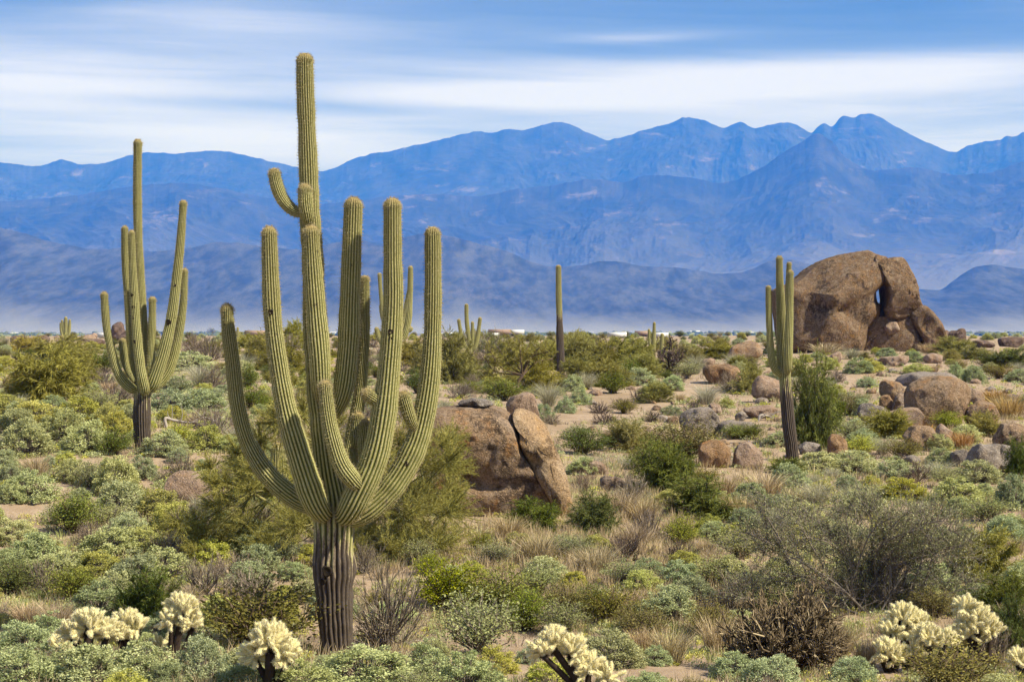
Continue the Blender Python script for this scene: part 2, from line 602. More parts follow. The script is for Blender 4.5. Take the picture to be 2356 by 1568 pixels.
tag(range_mesh('mountains', CREST_BACK, 14500, 18500, 20500, 1700, 300, 0.30, 21, mm_back, 1.1, 2.5, 2300.0), 'high jagged mountain range fading to blue', None, None, 'structure')
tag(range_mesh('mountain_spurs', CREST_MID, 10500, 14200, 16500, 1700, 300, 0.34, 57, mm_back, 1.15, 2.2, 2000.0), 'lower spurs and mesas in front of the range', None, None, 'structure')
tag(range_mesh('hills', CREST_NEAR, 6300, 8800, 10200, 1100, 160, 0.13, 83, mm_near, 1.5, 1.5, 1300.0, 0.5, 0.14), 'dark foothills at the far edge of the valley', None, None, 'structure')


# ------------------------------------------------------------------ haze over the valley
def build_haze():
    x0, x1, y0, y1, z0, z1 = -26500, 26500, -26500, 21500, -30.0, 2080.0
    V = [(x, y, z) for z in (z0, z1) for y in (y0, y1) for x in (x0, x1)]
    Q = [(0, 2, 3, 1), (4, 5, 7, 6), (0, 1, 5, 4), (2, 6, 7, 3), (0, 4, 6, 2), (1, 3, 7, 5)]
    m = bpy.data.materials.new('valley_air')
    m.use_nodes = True
    t = NT(m.node_tree)
    t.n.clear()
    out = t.node('ShaderNodeOutputMaterial')
    pv = t.node('ShaderNodeVolumePrincipled')
    pv.inputs['Color'].default_value = HAZE_COL
    pv.inputs['Absorption Color'].default_value = HAZE_ABS
    pv.inputs['Density'].default_value = HAZE_DEN
    pv.inputs['Anisotropy'].default_value = 0.0
    t.l.new(pv.outputs[0], out.inputs['Volume'])
    o = link('haze', mesh('haze', V, Q, mats=[m], smooth=False))
    tag(o, 'blue haze filling the valley air', None, None, 'stuff')


HAZE_COL = (0.022, 0.205, 1.0, 1)
HAZE_ABS = (1, 1, 1, 1)
HAZE_DEN = 0.71e-4
build_haze()


# ------------------------------------------------------------------ saguaros
def saguaro_mats():
    m, t, b = material('saguaro_skin')
    rib = attr(t, 'rib')
    ln = attr(t, 'ln')
    tip = attr(t, 'tip')
    bark = attr(t, 'bark')
    p = geo_pos(t)
    n = t.noise(p, 2.2, 3, 0.6)
    f = t.noise(p, 30.0, 3, 0.7)
    vband = t.noise(t.combine(0.0, 0.0, ln), 1.5, 4, 0.75)             # yearly growth bands along the stem
    green = t.mix(t.maprange(n, 0.3, 0.7), (0.094, 0.108, 0.021), (0.158, 0.168, 0.042))
    green = t.mix(t.math('MULTIPLY', t.maprange(vband, 0.53, 0.68), 0.75), green, (0.085, 0.080, 0.022))
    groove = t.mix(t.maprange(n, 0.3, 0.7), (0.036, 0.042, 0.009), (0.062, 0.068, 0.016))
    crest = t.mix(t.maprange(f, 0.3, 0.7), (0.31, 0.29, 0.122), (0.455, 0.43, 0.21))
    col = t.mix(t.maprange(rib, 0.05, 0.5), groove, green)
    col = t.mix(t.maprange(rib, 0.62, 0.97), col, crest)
    # the younger upper growth is duller, its spines denser and browner
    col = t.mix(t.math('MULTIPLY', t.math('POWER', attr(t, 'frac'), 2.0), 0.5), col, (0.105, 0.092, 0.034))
    scar = t.noise(p, 13.0, 4, 0.75)
    col = t.mix(t.math('MULTIPLY', t.maprange(scar, 0.62, 0.68), 0.8), col, (0.05, 0.04, 0.02))
    col = t.mix(t.math('MULTIPLY', t.math('MULTIPLY', tip, tip), 0.8), col, (0.42, 0.30, 0.13))
    sv = t.node('ShaderNodeVectorMath', operation='MULTIPLY')
    t.l.new(p, sv.inputs[0])
    sv.inputs[1].default_value = (9.0, 9.0, 1.6)
    rough = t.noise(sv.outputs[0], 1.0, 5, 0.7, 0.4)
    old = t.math('ADD', bark, t.math('MULTIPLY', t.math('SUBTRACT', rough, 0.5), 2.2))
    bk = t.mix(t.maprange(f, 0.35, 0.65), (0.17, 0.13, 0.093), (0.37, 0.295, 0.215))
    bk = t.mix(t.maprange(old, 0.38, 0.72), bk, t.mix(f, (0.032, 0.025, 0.02), (0.125, 0.098, 0.078)))
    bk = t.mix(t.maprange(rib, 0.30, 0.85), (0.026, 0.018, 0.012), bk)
    col = t.mix(t.maprange(old, 0.25, 0.6), col, bk)
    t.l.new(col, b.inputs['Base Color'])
    b.inputs['Roughness'].default_value = 0.65
    b.inputs['Specular IOR Level'].default_value = 0.25
    bump(t, b, t.math('ADD', f, scar), 0.35, 0.01)
    s, t2, b2 = material('saguaro_spines')
    r = attr(t2, 'ln')
    t2.l.new(t2.mix(t2.noise(geo_pos(t2), 9.0, 2), (0.24, 0.19, 0.09), (0.50, 0.44, 0.28)), b2.inputs['Base Color'])
    h, t3, b3 = material('nest_hole')
    t3.l.new(t3.mix(t3.noise(geo_pos(t3), 40.0, 2), (0.012, 0.009, 0.006), (0.03, 0.022, 0.015)), b3.inputs['Base Color'])
    return m, s, h


SKIN, SPINE, HOLE = saguaro_mats()


def catmull(P, n):
    P = np.asarray(P, float)
    if len(P) == 2:
        P = np.vstack([P[0], P.mean(0), P[1]])
    Q = np.vstack([2 * P[0] - P[1], P, 2 * P[-1] - P[-2]])
    d = np.linalg.norm(np.diff(P[:, :3], axis=0), axis=1)
    s = np.concatenate([[0], np.cumsum(d)])
    out = []
    for x in np.linspace(0, s[-1], n):
        i = min(np.searchsorted(s, x, 'right') - 1, len(P) - 2)
        u = (x - s[i]) / max(d[i], 1e-9)
        p0, p1, p2, p3 = Q[i], Q[i + 1], Q[i + 2], Q[i + 3]
        out.append(0.5 * (2 * p1 + (p2 - p0) * u + (2 * p0 - 5 * p1 + 4 * p2 - p3) * u * u + (3 * p1 - p0 - 3 * p2 + p3) * u**3))
    return np.array(out)


def frames(P):
    T = np.gradient(P, axis=0)
    T /= np.linalg.norm(T, axis=1)[:, None] + 1e-12
    n0 = np.cross(T[0], [0.0, 1.0, 0.02])
    if np.linalg.norm(n0) < 1e-3:
        n0 = np.array([1.0, 0, 0])
    N = [n0 / np.linalg.norm(n0)]
    for i in range(1, len(P)):
        v = N[-1] - T[i] * np.dot(N[-1], T[i])
        N.append(v / np.linalg.norm(v))
    N = np.array(N)
    return T, N, np.cross(T, N)


def ribbed(P4, nrib, per, step, seed, tip=True, pinch=True, bark=(0, 0), spines=True, deep=0.15, spine_len=0.045, spine_gap=0.045, knots=()):
    """P4: (k,4) points base to tip with radius; a ribbed cactus stem as a Bag"""
    P4 = np.asarray(P4, float)
    L = np.linalg.norm(np.diff(P4[:, :3], axis=0), axis=1).sum()
    n = max(10, int(L / step))
    R = catmull(P4, n)
    P, rad = R[:, :3], np.maximum(R[:, 3], 0.004)
    s = np.linspace(0, L, n)
    rend = rad[-1]
    if tip:                                             # dense rings so that the crown is round
        s_in = s[s < L - rend * 1.15]
        a = np.linspace(0, math.pi / 2, 9)
        s2 = np.concatenate([s_in, L - rend * 1.15 + rend * 1.15 * np.sin(a)])
        P = np.stack([np.interp(s2, s, P[:, k]) for k in range(3)], 1)
        rad = np.interp(s2, s, rad)
        q = np.clip((s2 - (L - rend * 1.15)) / (rend * 1.15), 0, 1)
        rad = rad * np.sqrt(np.maximum(1 - q * q, 0.0004))
        s = s2
        n = len(s)
    rg = np.random.default_rng(seed)
    ph = rg.uniform(0, 10)
    if pinch:
        rad = rad * (1 + 0.05 * vnoise(np.stack([s * 2.6, 0 * s + ph, 0 * s], 1), seed) + 0.03 * vnoise(np.stack([s * 7, 0 * s + ph, 0 * s], 1), seed + 1))
    T, N, B = frames(P)
    m = nrib * per
    a = np.arange(m) / m * 2 * math.pi
    # crest of each rib a rounded ridge, groove between them sharp
    c = np.abs(np.sin(nrib * a / 2))
    rib = np.sqrt(np.clip(c, 0, 1)) * 0.6 + 0.4 * c
    wob = 0.06 * vnoise(np.stack([np.cos(a) * 1.3 + ph, np.sin(a) * 1.3, 0 * a], 1), seed + 5)
    tw = 0.12 * np.sin(s * 0.5 + ph)
    A = a[None, :] + tw[:, None]
    b_old = bark[1]
    RR = rad[:, None] * (1 - deep * (1 - rib[None, :])) * (1 + wob[None, :])
    for (ks, ka, kr, kh) in knots:                      # old scars and swellings on the trunk
        da = (a[None, :] - ka + math.pi) % (2 * math.pi) - math.pi
        RR = RR + kh * np.exp(-((s[:, None] - ks) / kr) ** 2 - (da * rad[:, None] / kr) ** 2)
    if b_old > 0:                                       # the old bark is lumpy and its ribs wander
        kb = np.clip((b_old - s) / b_old * 1.6, 0, 1)[:, None]
        g = np.stack([(np.cos(a)[None] * 2.2 + 0 * s[:, None]).ravel(), (np.sin(a)[None] * 2.2 + 0 * s[:, None]).ravel(), (s[:, None] * 3.2 + 0 * a[None]).ravel()], 1)
        RR = RR * (1 + kb * (0.075 * fbm(g, 4, seed + 21, 0.6)).reshape(RR.shape))
        A = A + kb * 0.10 * fbm(g * [0.6, 0.6, 1.0], 3, seed + 22).reshape(A.shape)
    V = P[:, None, :] + RR[:, :, None] * (np.cos(A)[:, :, None] * N[:, None, :] + np.sin(A)[:, :, None] * B[:, None, :])
    bag = Bag()
    ribA = np.broadcast_to(rib[None, :], (n, m)).ravel()
    tipA = np.broadcast_to((np.clip((s - (L - rend * 1.3)) / (rend * 1.3), 0, 1) if tip else 0 * s)[:, None], (n, m)).ravel()
    b0, b1 = bark
    bkA = np.broadcast_to((np.clip((b1 - s) / max(b1 - b0, 1e-6), 0, 1) if b1 > 0 else 0 * s)[:, None], (n, m)).ravel()
    lnA = np.broadcast_to((s + ph * 3)[:, None], (n, m)).ravel()
    bag.add(V.reshape(-1, 3), quads=grid_quads(m, n, wrap=True), m=0, rib=ribA, tip=tipA, bark=bkA, ln=lnA, frac=np.repeat(s / L, m))
    if spines:
        k = np.arange(nrib)
        crest_i = (k * per + per // 2) % m
        ss = np.arange(max(b1 * 0.8, 0.02), L - 0.004, spine_gap)
        if tip:
            ss = np.concatenate([ss, np.arange(L - rend * 1.2, L - 0.003, spine_gap * 0.45)])
        j = np.interp(ss, s, np.arange(n))
        j0 = np.clip(j.astype(int), 0, n - 2)
        f = (j - j0)[:, None, None]
        Cc = V[j0][:, crest_i] * (1 - f) + V[j0 + 1][:, crest_i] * f      # (S, nrib, 3)
        ctr = P[j0][:, None, :] * (1 - f) + P[j0 + 1][:, None, :] * f
        out = Cc - ctr
        out /= np.linalg.norm(out, axis=2)[..., None] + 1e-9
        tn = T[j0][:, None, :]
        tipk = np.clip((ss - (L - rend * 0.9)) / (rend * 0.9), 0, 1)[:, None, None] if tip else 0
        out = out * (1 - 0.75 * tipk) + tn * 0.9 * tipk
        Cc, out = Cc.reshape(-1, 3), out.reshape(-1, 3)
        reps = 3
        Cc, out = np.repeat(Cc, reps, 0), np.repeat(out, reps, 0)
        d = out + rg.normal(0, 0.55, out.shape)
        d /= np.linalg.norm(d, axis=1)[:, None]
        l = spine_len * rg.uniform(0.55, 1.15, len(d))[:, None]
        side = np.cross(d, rg.normal(0, 1, d.shape))
        side /= np.linalg.norm(side, axis=1)[:, None]
        wd = spine_len * 0.055
        V3 = np.stack([Cc - side * wd, Cc + side * wd, Cc + d * l], 1).reshape(-1, 3)
        bag.add(V3, tris=np.arange(len(V3)).reshape(-1, 3), m=1)
    return bag, dict(P=P, N=N, B=B, T=T, V=V, s=s, rad=rad)


def hole_bag(c, nrm, up, r):
    """a woodpecker hole: a raised corky lip round a sunk dark hollow"""
    nrm = nrm / np.linalg.norm(nrm)
    x = np.cross(up, nrm)
    x /= np.linalg.norm(x)
    y = np.cross(nrm, x)
    a = np.linspace(0, 2 * math.pi, 14, endpoint=False)
    rows = []
    for rr, h in ((1.35, -0.5), (1.1, 0.30), (0.85, 0.36), (0.7, 0.24), (0.05, 0.22)):
        k = rr * r * (1 + 0.12 * np.sin(3 * a + 1))
        rows.append(c + np.cos(a)[:, None] * k[:, None] * x + np.sin(a)[:, None] * k[:, None] * y * 1.15 + nrm * h * r)
    bag = Bag()
    bag.add(np.concatenate(rows), quads=grid_quads(14, 5, wrap=True))
    return bag


def px_path(pts, d0):
    """photo points [px, py, half width px, depth offset m] -> 3-D points with radius"""
    out = []
    for q in pts:
        px, py, hw = q[:3]
        d = d0 + (q[3] if len(q) > 3 else 0.0)
        p = pt(px, py, d)
        out.append([*p, hw / F * d])
    return np.array(out)


def saguaro(name, label, base, stem, arms, bark_px=None, nrib=22, nriba=18, per=6, step=0.035, seed=1, holes=(), spine_len=0.045, gap=0.045,
            spines=True, knots=(), deep=0.15, group='saguaro cacti of the desert plain'):
    loc, ppm = at(*base)
    d0 = loc.y
    root = link(name, None, None, loc)
    tag(root, label, 'cactus', group)
    L0 = np.array(loc)

    def local(bag):
        bag.V = [v - L0 for v in bag.V]
        return bag
    P = px_path(stem, d0)
    P[0, 2] -= 0.25
    b = (0, 0)
    if bark_px:
        b = ((base[1] - bark_px[0]) / ppm + .25, (base[1] - bark_px[1]) / ppm + .25)
    bag, info = ribbed(P, nrib, per, step, seed, bark=b, spine_len=spine_len, spine_gap=gap, spines=spines, knots=knots, deep=deep)
    infos = [info]
    objs = [link('stem', local(bag).mesh('stem', [SKIN, SPINE]), root)]
    for i, a in enumerate(arms):
        Pa = px_path(a, d0)
        bg_, inf = ribbed(Pa, nriba, per, step, seed + 7 * i + 3, spine_len=spine_len, spine_gap=gap, spines=spines, deep=deep)
        infos.append(inf)
        objs.append(link('arm', local(bg_).mesh('arm', [SKIN, SPINE]), root))
    for (k, px, py, hpx) in holes:
        inf = infos[k]
        V = inf['V'].reshape(-1, 3)
        sx = PW / 2 + F * V[:, 0] / V[:, 1]
        sy = HY - F * (V[:, 2] - EYE) / V[:, 1]
        dd = (sx - px) ** 2 + (sy - py) ** 2 + (V[:, 1] - V[:, 1].min()) * 4
        near = np.argsort((sx - px) ** 2 + (sy - py) ** 2)[:12]
        c = V[near[np.argmin(V[near, 1])]]
        j = np.argmin(np.linalg.norm(inf['P'] - c, axis=1))
        nr = c - inf['P'][j]
        hb = hole_bag(c - L0 - 0.006 * nr / np.linalg.norm(nr), nr, inf['T'][j], hpx / ppm)
        link('nest_hole', hb.mesh('nest_hole', [HOLE]), objs[k])
    return root


def rev(a):
    return list(reversed(a))


# swellings and hollows of the old trunk: metres up, turn, size, height
KNOTS = ((1.55, 3.5, 0.16, 0.07), (1.25, 3.85, 0.10, -0.06), (1.15, 3.5, 0.13, 0.05), (1.65, 4.9, 0.09, -0.05), (0.35, 4.3, 0.2, 0.05))
BIG_STEM = [(775, 1512, 38), (773, 1470, 38), (769, 1400, 42), (766, 1340, 46), (766, 1270, 47), (768, 1200, 49), (764, 1140, 38), (754, 1080, 33),
            (744, 1000, 30), (733, 880, 29), (726, 780, 28), (722, 690, 26), (719, 590, 25.5), (713, 500, 24), (710, 410, 22), (706, 300, 21), (702, 200, 20), (701, 122, 18.5)]
BIG_ARMS = [
    # base to tip: photo column, row, half width, metres towards (-) or away
    [(742, 1160, 18, 0.22), (700, 1156, 23, 0.28), (654, 1127, 23, 0.30), (609, 1082, 22, 0.32), (569, 1013, 20, 0.32), (547, 932, 18.5, 0.32), (535, 831, 17, 0.32), (525, 755, 15, 0.32), (522, 698, 13.5, 0.32)],
    [(750, 1182, 20, -0.10), (736, 1174, 26, -0.36), (716, 1134, 31, -0.46), (680, 1020, 28, -0.48), (656, 930, 25, -0.48), (637, 815, 22.5, -0.48), (626, 714, 21, -0.48), (621, 600, 19.5, -0.48), (619, 520, 18, -0.48)],
    [(741, 918, 12, -0.08), (738, 888, 21, -0.34), (735, 820, 24, -0.42), (727, 720, 22.5, -0.42), (720, 620, 21, -0.42), (715, 518, 18.5, -0.42)],
    [(756, 968, 9, 0.0), (775, 938, 17, -0.16), (791, 890, 24, -0.20), (801, 800, 24.5, -0.22), (805, 700, 23.5, -0.22), (809, 590, 22, -0.22), (814, 453, 19.5, -0.22)],
    [(782, 1110, 11, 0.2), (798, 1052, 14, 0.38), (812, 985, 15, 0.42), (826, 920, 15.5, 0.44), (836, 811, 13.5, 0.44), (839, 720, 12, 0.44), (839, 633, 10.5, 0.44)],
    [(787, 1185, 20, -0.12), (801, 1179, 27, -0.42), (822, 1142, 33, -0.54), (862, 1053, 32, -0.58), (884, 950, 29, -0.58), (897, 831, 27, -0.58), (905, 700, 23.5, -0.58), (904, 591, 21.5, -0.58), (903, 455, 19.5, -0.58)],
    [(776, 1188, 18, 0.0), (824, 1184, 27, -0.08), (880, 1143, 30, -0.10), (925, 1085, 29, -0.08), (960, 1013, 28, -0.06), (981, 925, 25, -0.05), (992, 831, 22.5, -0.05), (996, 720, 20.5, -0.05), (996, 591, 20, -0.05), (995, 521, 18, -0.05)],
    [(829, 1120, 13, -0.62), (808, 1099, 21, -0.78), (783, 1062, 21, -0.84), (764, 1000, 19, -0.86), (753, 940, 17.5, -0.86), (747, 874, 15, -0.86)],
    [(880, 928, 12, -0.50), (862, 917, 16, -0.62), (833, 899, 17, -0.70)],
    [(962, 990, 9, -0.10), (947, 968, 14, -0.22), (934, 930, 16, -0.26), (925, 899, 15, -0.26)],
    [(829, 1060, 9, 0.05), (819, 1015, 13, 0.0), (821, 980, 14, 0.0), (825, 946, 14, 0.0)],
    [(838, 1070, 9, -0.25), (837, 1030, 14, -0.20), (840, 995, 15, -0.18), (844, 961, 14, -0.18)],
    [(818, 1090, 9, -0.1), (814, 1060, 11, -0.05), (815, 1025, 10, 0.0)],
    [(704, 490, 8, 0), (686, 489, 12.5, 0.02), (668, 479, 14.5, 0.03), (648, 455, 15.5, 0.03), (635, 421, 15, 0.03), (629, 386, 13.5, 0.03)],
    [(713, 520, 9, -0.1), (708, 500, 15, -0.24), (703, 468, 16.5, -0.28), (701, 422, 15, -0.28)],
]
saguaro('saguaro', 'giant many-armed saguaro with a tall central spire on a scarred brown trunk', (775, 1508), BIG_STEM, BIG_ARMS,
        bark_px=(1380, 1120), nrib=22, nriba=20, per=6, step=0.03, seed=3,
        holes=((2, 620, 718, 5), (2, 632, 768, 2.5), (6, 895, 764, 5), (6, 897, 778, 3), (0, 741, 1340, 6), (0, 748, 1312, 10), (3, 728, 700, 2.5), (7, 935, 1066, 4)),
        knots=KNOTS)

LEFT_STEM = [(329, 1036, 18), (327, 1000, 19), (327, 930, 19.5), (330, 885, 17), (331, 840, 12), (327, 724, 10.5), (322, 621, 10), (318, 545, 9.5), (316, 440, 9.5), (317, 320, 9)]
LEFT_ARMS = [
    [(322, 897, 8, 0), (304, 893, 11, -0.1), (286, 879, 11.5, -0.15), (269, 851, 10.5, -0.2), (255, 801, 9.8, -0.2), (245, 750, 9.2, -0.2), (239.5, 671, 8.5, -0.2)],
    [(318, 885, 7, 0.1), (305, 855, 9, 0.4), (299, 750, 9, 0.45), (293, 668, 9, 0.45), (288, 596, 8.5, 0.45), (287, 519, 8, 0.45)],
    [(334, 903, 9, -0.15), (332, 890, 12, -0.36), (324, 850, 12, -0.42), (316, 781, 11, -0.42), (310, 698, 10, -0.42), (305, 606, 9, -0.42), (302.5, 529, 8, -0.42)],
    [(312, 880, 5, 0), (301, 830, 7.5, 0.1), (296, 750, 6.8, 0.12), (293, 668, 6, 0.12)],
    [(310, 878, 5, -.05), (296, 855, 8, 0.0), (287, 827, 9.5, 0.02), (281, 777, 9, 0.02)],
    [(332, 890, 7, -0.1), (341, 872, 10, -0.15), (347, 827, 9.5, -0.18), (350, 750, 9, -0.18), (351, 682, 8.5, -0.18)],
    [(334, 897, 9, 0), (349, 887, 15, -0.15), (363, 852, 15.5, -0.2), (379, 801, 14.5, -0.22), (396, 724, 12.5, -0.22), (409, 621, 10.5, -0.22), (416.5, 544, 9.5, -0.22), (422.5, 460, 8.5, -0.22)],
    [(336, 893, 8, .05), (365, 881, 12, 0.25), (391, 842, 12.5, 0.32), (409, 776, 11, 0.34), (421.5, 698, 9, 0.34), (425, 617, 7.5, 0.34)],
    [(328, 766, 4, 0), (338, 757, 6.5, 0.05), (339, 743, 6, 0.05)],
]
saguaro('saguaro', 'candelabra saguaro with ten slim arms above a dark ribbed trunk', (328, 1032), LEFT_STEM, LEFT_ARMS,
        bark_px=(945, 880), nrib=20, nriba=16, per=6, step=0.05, seed=31, gap=0.07, spine_len=0.055,
        holes=((7, 387, 742, 5), (3, 303, 678, 3), (3, 305, 706, 3), (3, 306, 730, 2.5), (3, 308, 785, 3), (7, 403, 655, 2.5)))

RIGHT_STEM = [(1826, 1066, 14), (1822, 1030, 15), (1816, 985, 15.5), (1810, 915, 14.5), (1806, 860, 14), (1802, 800, 12), (1798.5, 740, 11), (1796, 686, 10), (1794, 640, 8.5), (1793, 588, 7)]
RIGHT_ARMS = [
    [(1806, 860, 7, 0), (1792, 858, 8.5, -0.05), (1780, 843, 8.5, -0.1), (1773, 805, 8, -0.12), (1769, 730, 7.4, -0.12), (1767.5, 656, 6.3, -0.12)],
    [(1811, 856, 7, -0.15), (1813, 838, 9.5, -0.34), (1815.5, 755, 9, -0.36), (1817.5, 686, 8, -0.36), (1819, 621, 7.2, -0.36)],
    [(1806, 770, 5, 0.1), (1809, 735, 6.5, 0.3), (1812, 680, 6.3, 0.32), (1816, 602, 5.8, 0.32)],
    [(1800, 858, 4, 0.1), (1791, 830, 4, 0.25), (1790, 760, 3.8, 0.28), (1789.5, 703, 3.2, 0.28)],
]
saguaro('saguaro', 'leaning saguaro of few upright arms beside the elephant-shaped rock', (1825, 1062), RIGHT_STEM, RIGHT_ARMS,
        bark_px=(950, 835), nrib=20, nriba=15, per=6, step=0.06, seed=51, gap=0.07, spine_len=0.05)
saguaro('saguaro', 'lone armless saguaro standing like a pole above the scrub', (1290, 867),
        [(1291, 870, 9), (1290, 830, 9), (1288, 770, 8.5), (1287, 722, 6.8), (1285.5, 680, 6.8), (1285, 609, 5.6)], [],
        bark_px=(755, 700), nrib=18, per=6, step=0.09, seed=61, gap=0.12, spine_len=0.07)
saguaro('saguaro', 'small forked saguaro with four thin upright arms among olive scrub', (1083, 850),
        [(1084, 852, 6), (1082, 800, 6), (1078, 770, 5), (1074, 740, 5), (1073, 698, 4.2)],
        [[(1082, 800, 4), (1071, 796, 5), (1063, 776, 4.6), (1058, 752, 4.4), (1055.5, 733, 4)],
         [(1083, 802, 4), (1087, 796, 4.4), (1087, 770, 4.2), (1087, 739, 3.6)],
         [(1083, 803, 4), (1092, 800, 5), (1098, 778, 4.8), (1102, 752, 4.6), (1105, 729, 4)]],
        bark_px=(835, 795), nrib=16, nriba=14, per=4, step=0.1, seed=71, gap=0.15, spine_len=0.07)
saguaro('saguaro', 'saguaro with bent arms standing half hidden behind the big saguaro', (906, 885),
        [(906, 890, 11), (906, 800, 11), (905, 730, 10), (904, 660, 9)],
        [[(905, 770, 6), (890, 762, 6.5), (881, 720, 5.5), (876, 670, 5), (873, 627, 4.5)],
         [(906, 790, 6), (928, 775, 8.5), (938, 742, 8.5), (943, 690, 7), (945, 611, 5.5)],
         [(906, 780, 6), (922, 760, 7), (932, 720, 6.5), (939, 685, 6), (942, 664, 5)],
         [(905, 800, 5), (886, 795, 6), (872, 776, 6), (865, 752, 5)],
         [(905, 770, 5), (884, 740, 4.5), (878, 720, 4.5), (876, 700, 4)],
         [(934, 762, 5), (944, 758, 6), (943, 750, 5.5)]],
        bark_px=(860, 780), nrib=16, nriba=14, per=4, step=0.09, seed=81, gap=0.13, spine_len=0.06)
saguaro('saguaro', 'thin dark saguaro with two short side arms on the brushy skyline', (1503, 822),
        [(1503, 825, 5), (1504, 790, 5), (1505, 765, 4.2), (1505.5, 740, 3.4)],
        [[(1503, 803, 3), (1496, 796, 3.4), (1493.5, 778, 3.2), (1493, 756, 3)],
         [(1504, 790, 2.5), (1512, 786, 2.5), (1515, 774, 2)], [(1504, 780, 2), (1499, 778, 2), (1498, 770, 2)]],
        bark_px=(815, 790), nrib=14, nriba=12, per=4, step=0.14, seed=91, spines=False)
saguaro('saguaro', 'stubby armless saguaro just beside the thin dark saguaro on the skyline', (1522, 820),
        [(1522, 823, 5), (1523, 795, 5), (1523.5, 766, 4)], [], nrib=14, per=4, step=0.12, seed=95, spines=False)
saguaro('saguaro', 'short pale leaning young saguaro before the dark antler-like cholla', (1509, 858),
        [(1510, 860, 5), (1503, 840, 5.5), (1498, 820, 4.5)], [], nrib=14, per=4, step=0.07, seed=97, spine_len=0.05, gap=0.1)
saguaro('saguaro', 'distant clustered saguaro beyond the scrub at the far left', (152, 782),
        [(153, 790, 5), (152, 765, 5), (151.5, 728, 3.6)],
        [[(152, 778, 3), (145, 772, 4), (141, 760, 3.6), (140, 741, 3.2)], [(153, 778, 3), (158, 768, 4), (160, 750, 3.6), (160.5, 734, 3)],
         [(152, 782, 3), (147, 765, 3.5), (144, 745, 3.4), (143, 735, 3)]], nrib=12, nriba=12, per=4, step=0.3, seed=101, spines=False)
saguaro('saguaro', 'tiny far saguaro seen beside the tip of the long left arm', (548, 785),
        [(548, 788, 3), (547, 770, 3), (547, 752, 2.2)], [[(547, 776, 2), (550, 772, 2.2), (551, 762, 1.8)]], nrib=10, nriba=10, per=4, step=0.35, seed=103, spines=False)
saguaro('saguaro', 'short grey-green young saguaro behind the crook of the big arms', (642, 1120),
        [(643, 1135, 19), (642, 1090, 20), (641, 1050, 18), (640, 1018, 15)], [], nrib=18, per=6, step=0.05, seed=105)


# ------------------------------------------------------------------ boulders
def rock_mat(name, a, b_, c, varnish, warm, grain=1.0):
    m, t, b = material(name)
    p = geo_pos(t)
    n1 = t.noise(p, 0.55, 5, 0.65, 0.3)
    n2 = t.noise(p, 2.3, 5, 0.7, 0.2)
    n3 = t.noise(p, 26.0 * grain, 4, 0.75)
    n4 = t.noise(p, 9.0 * grain, 4, 0.7)
    g = t.node('ShaderNodeNewGeometry')
    sp = t.node('ShaderNodeSeparateXYZ')
    t.l.new(g.outputs['Normal'], sp.inputs[0])
    col = t.mix(t.maprange(n1, 0.35, 0.65), a, b_)
    col = t.mix(t.maprange(n2, 0.52, 0.70), col, warm)
    # desert varnish: dark stains that keep off the weathered tops
    col = t.mix(t.math('MULTIPLY', t.maprange(t.math('ADD', n1, t.math('MULTIPLY', n4, 0.45)), 0.72, 0.86), 0.85), col, varnish)
    # paler, lichen-grey crust
    col = t.mix(t.math('MULTIPLY', t.maprange(n2, 0.52, 0.34), 0.65), col, c)
    col = t.mix(t.maprange(n3, 0.46, 0.33), col, tuple(x * 0.30 for x in a))
    col = t.mix(t.maprange(n3, 0.56, 0.68), col, tuple(min(1, x * 1.6) for x in b_))
    t.l.new(col, b.inputs['Base Color'])
    bump(t, b, t.math('ADD', t.math('MULTIPLY', n4, 0.8), t.math('MULTIPLY', n3, 0.6)), 1.0, 0.12)
    return m


ROCK_BROWN = rock_mat('brown_granite', (0.225, 0.15, 0.095), (0.35, 0.245, 0.16), (0.36, 0.28, 0.22), (0.055, 0.038, 0.030), (0.33, 0.17, 0.065))
ROCK_PINK = rock_mat('pink_granite', (0.27, 0.19, 0.145), (0.36, 0.265, 0.20), (0.42, 0.34, 0.28), (0.11, 0.08, 0.065), (0.33, 0.21, 0.125))
ROCK_GREY = rock_mat('grey_granite', (0.22, 0.185, 0.165), (0.30, 0.255, 0.225), (0.37, 0.33, 0.30), (0.10, 0.085, 0.08), (0.28, 0.22, 0.17))
ROCK_RUST = rock_mat('rusty_granite', (0.22, 0.135, 0.075), (0.31, 0.20, 0.115), (0.38, 0.26, 0.17), (0.10, 0.062, 0.04), (0.40, 0.20, 0.075))
ROCK_TAN = rock_mat('sunlit_tan_granite', (0.33, 0.22, 0.13), (0.45, 0.32, 0.20), (0.48, 0.37, 0.26), (0.13, 0.085, 0.05), (0.46, 0.28, 0.12))  # paler stone: sunlight on the leaning slab put into its colour
ROCK_DARK = rock_mat('dark_granite', (0.12, 0.085, 0.07), (0.18, 0.125, 0.10), (0.24, 0.18, 0.15), (0.04, 0.03, 0.028), (0.19, 0.11, 0.07))


def ico(sub):
    import bmesh
    bm = bmesh.new()
    bmesh.ops.create_icosphere(bm, subdivisions=sub, radius=1)
    V = np.array([v.co for v in bm.verts])
    T = np.array([[v.index for v in f.verts] for f in bm.faces])
    bm.free()
    return V, T


ICO = {k: ico(k) for k in (2, 3, 4, 5, 6)}


def normals(V, T):
    fn = np.cross(V[T[:, 1]] - V[T[:, 0]], V[T[:, 2]] - V[T[:, 0]])
    N = np.zeros_like(V)
    for k in range(3):
        np.add.at(N, T[:, k], fn)
    return N / (np.linalg.norm(N, axis=1)[:, None] + 1e-12)


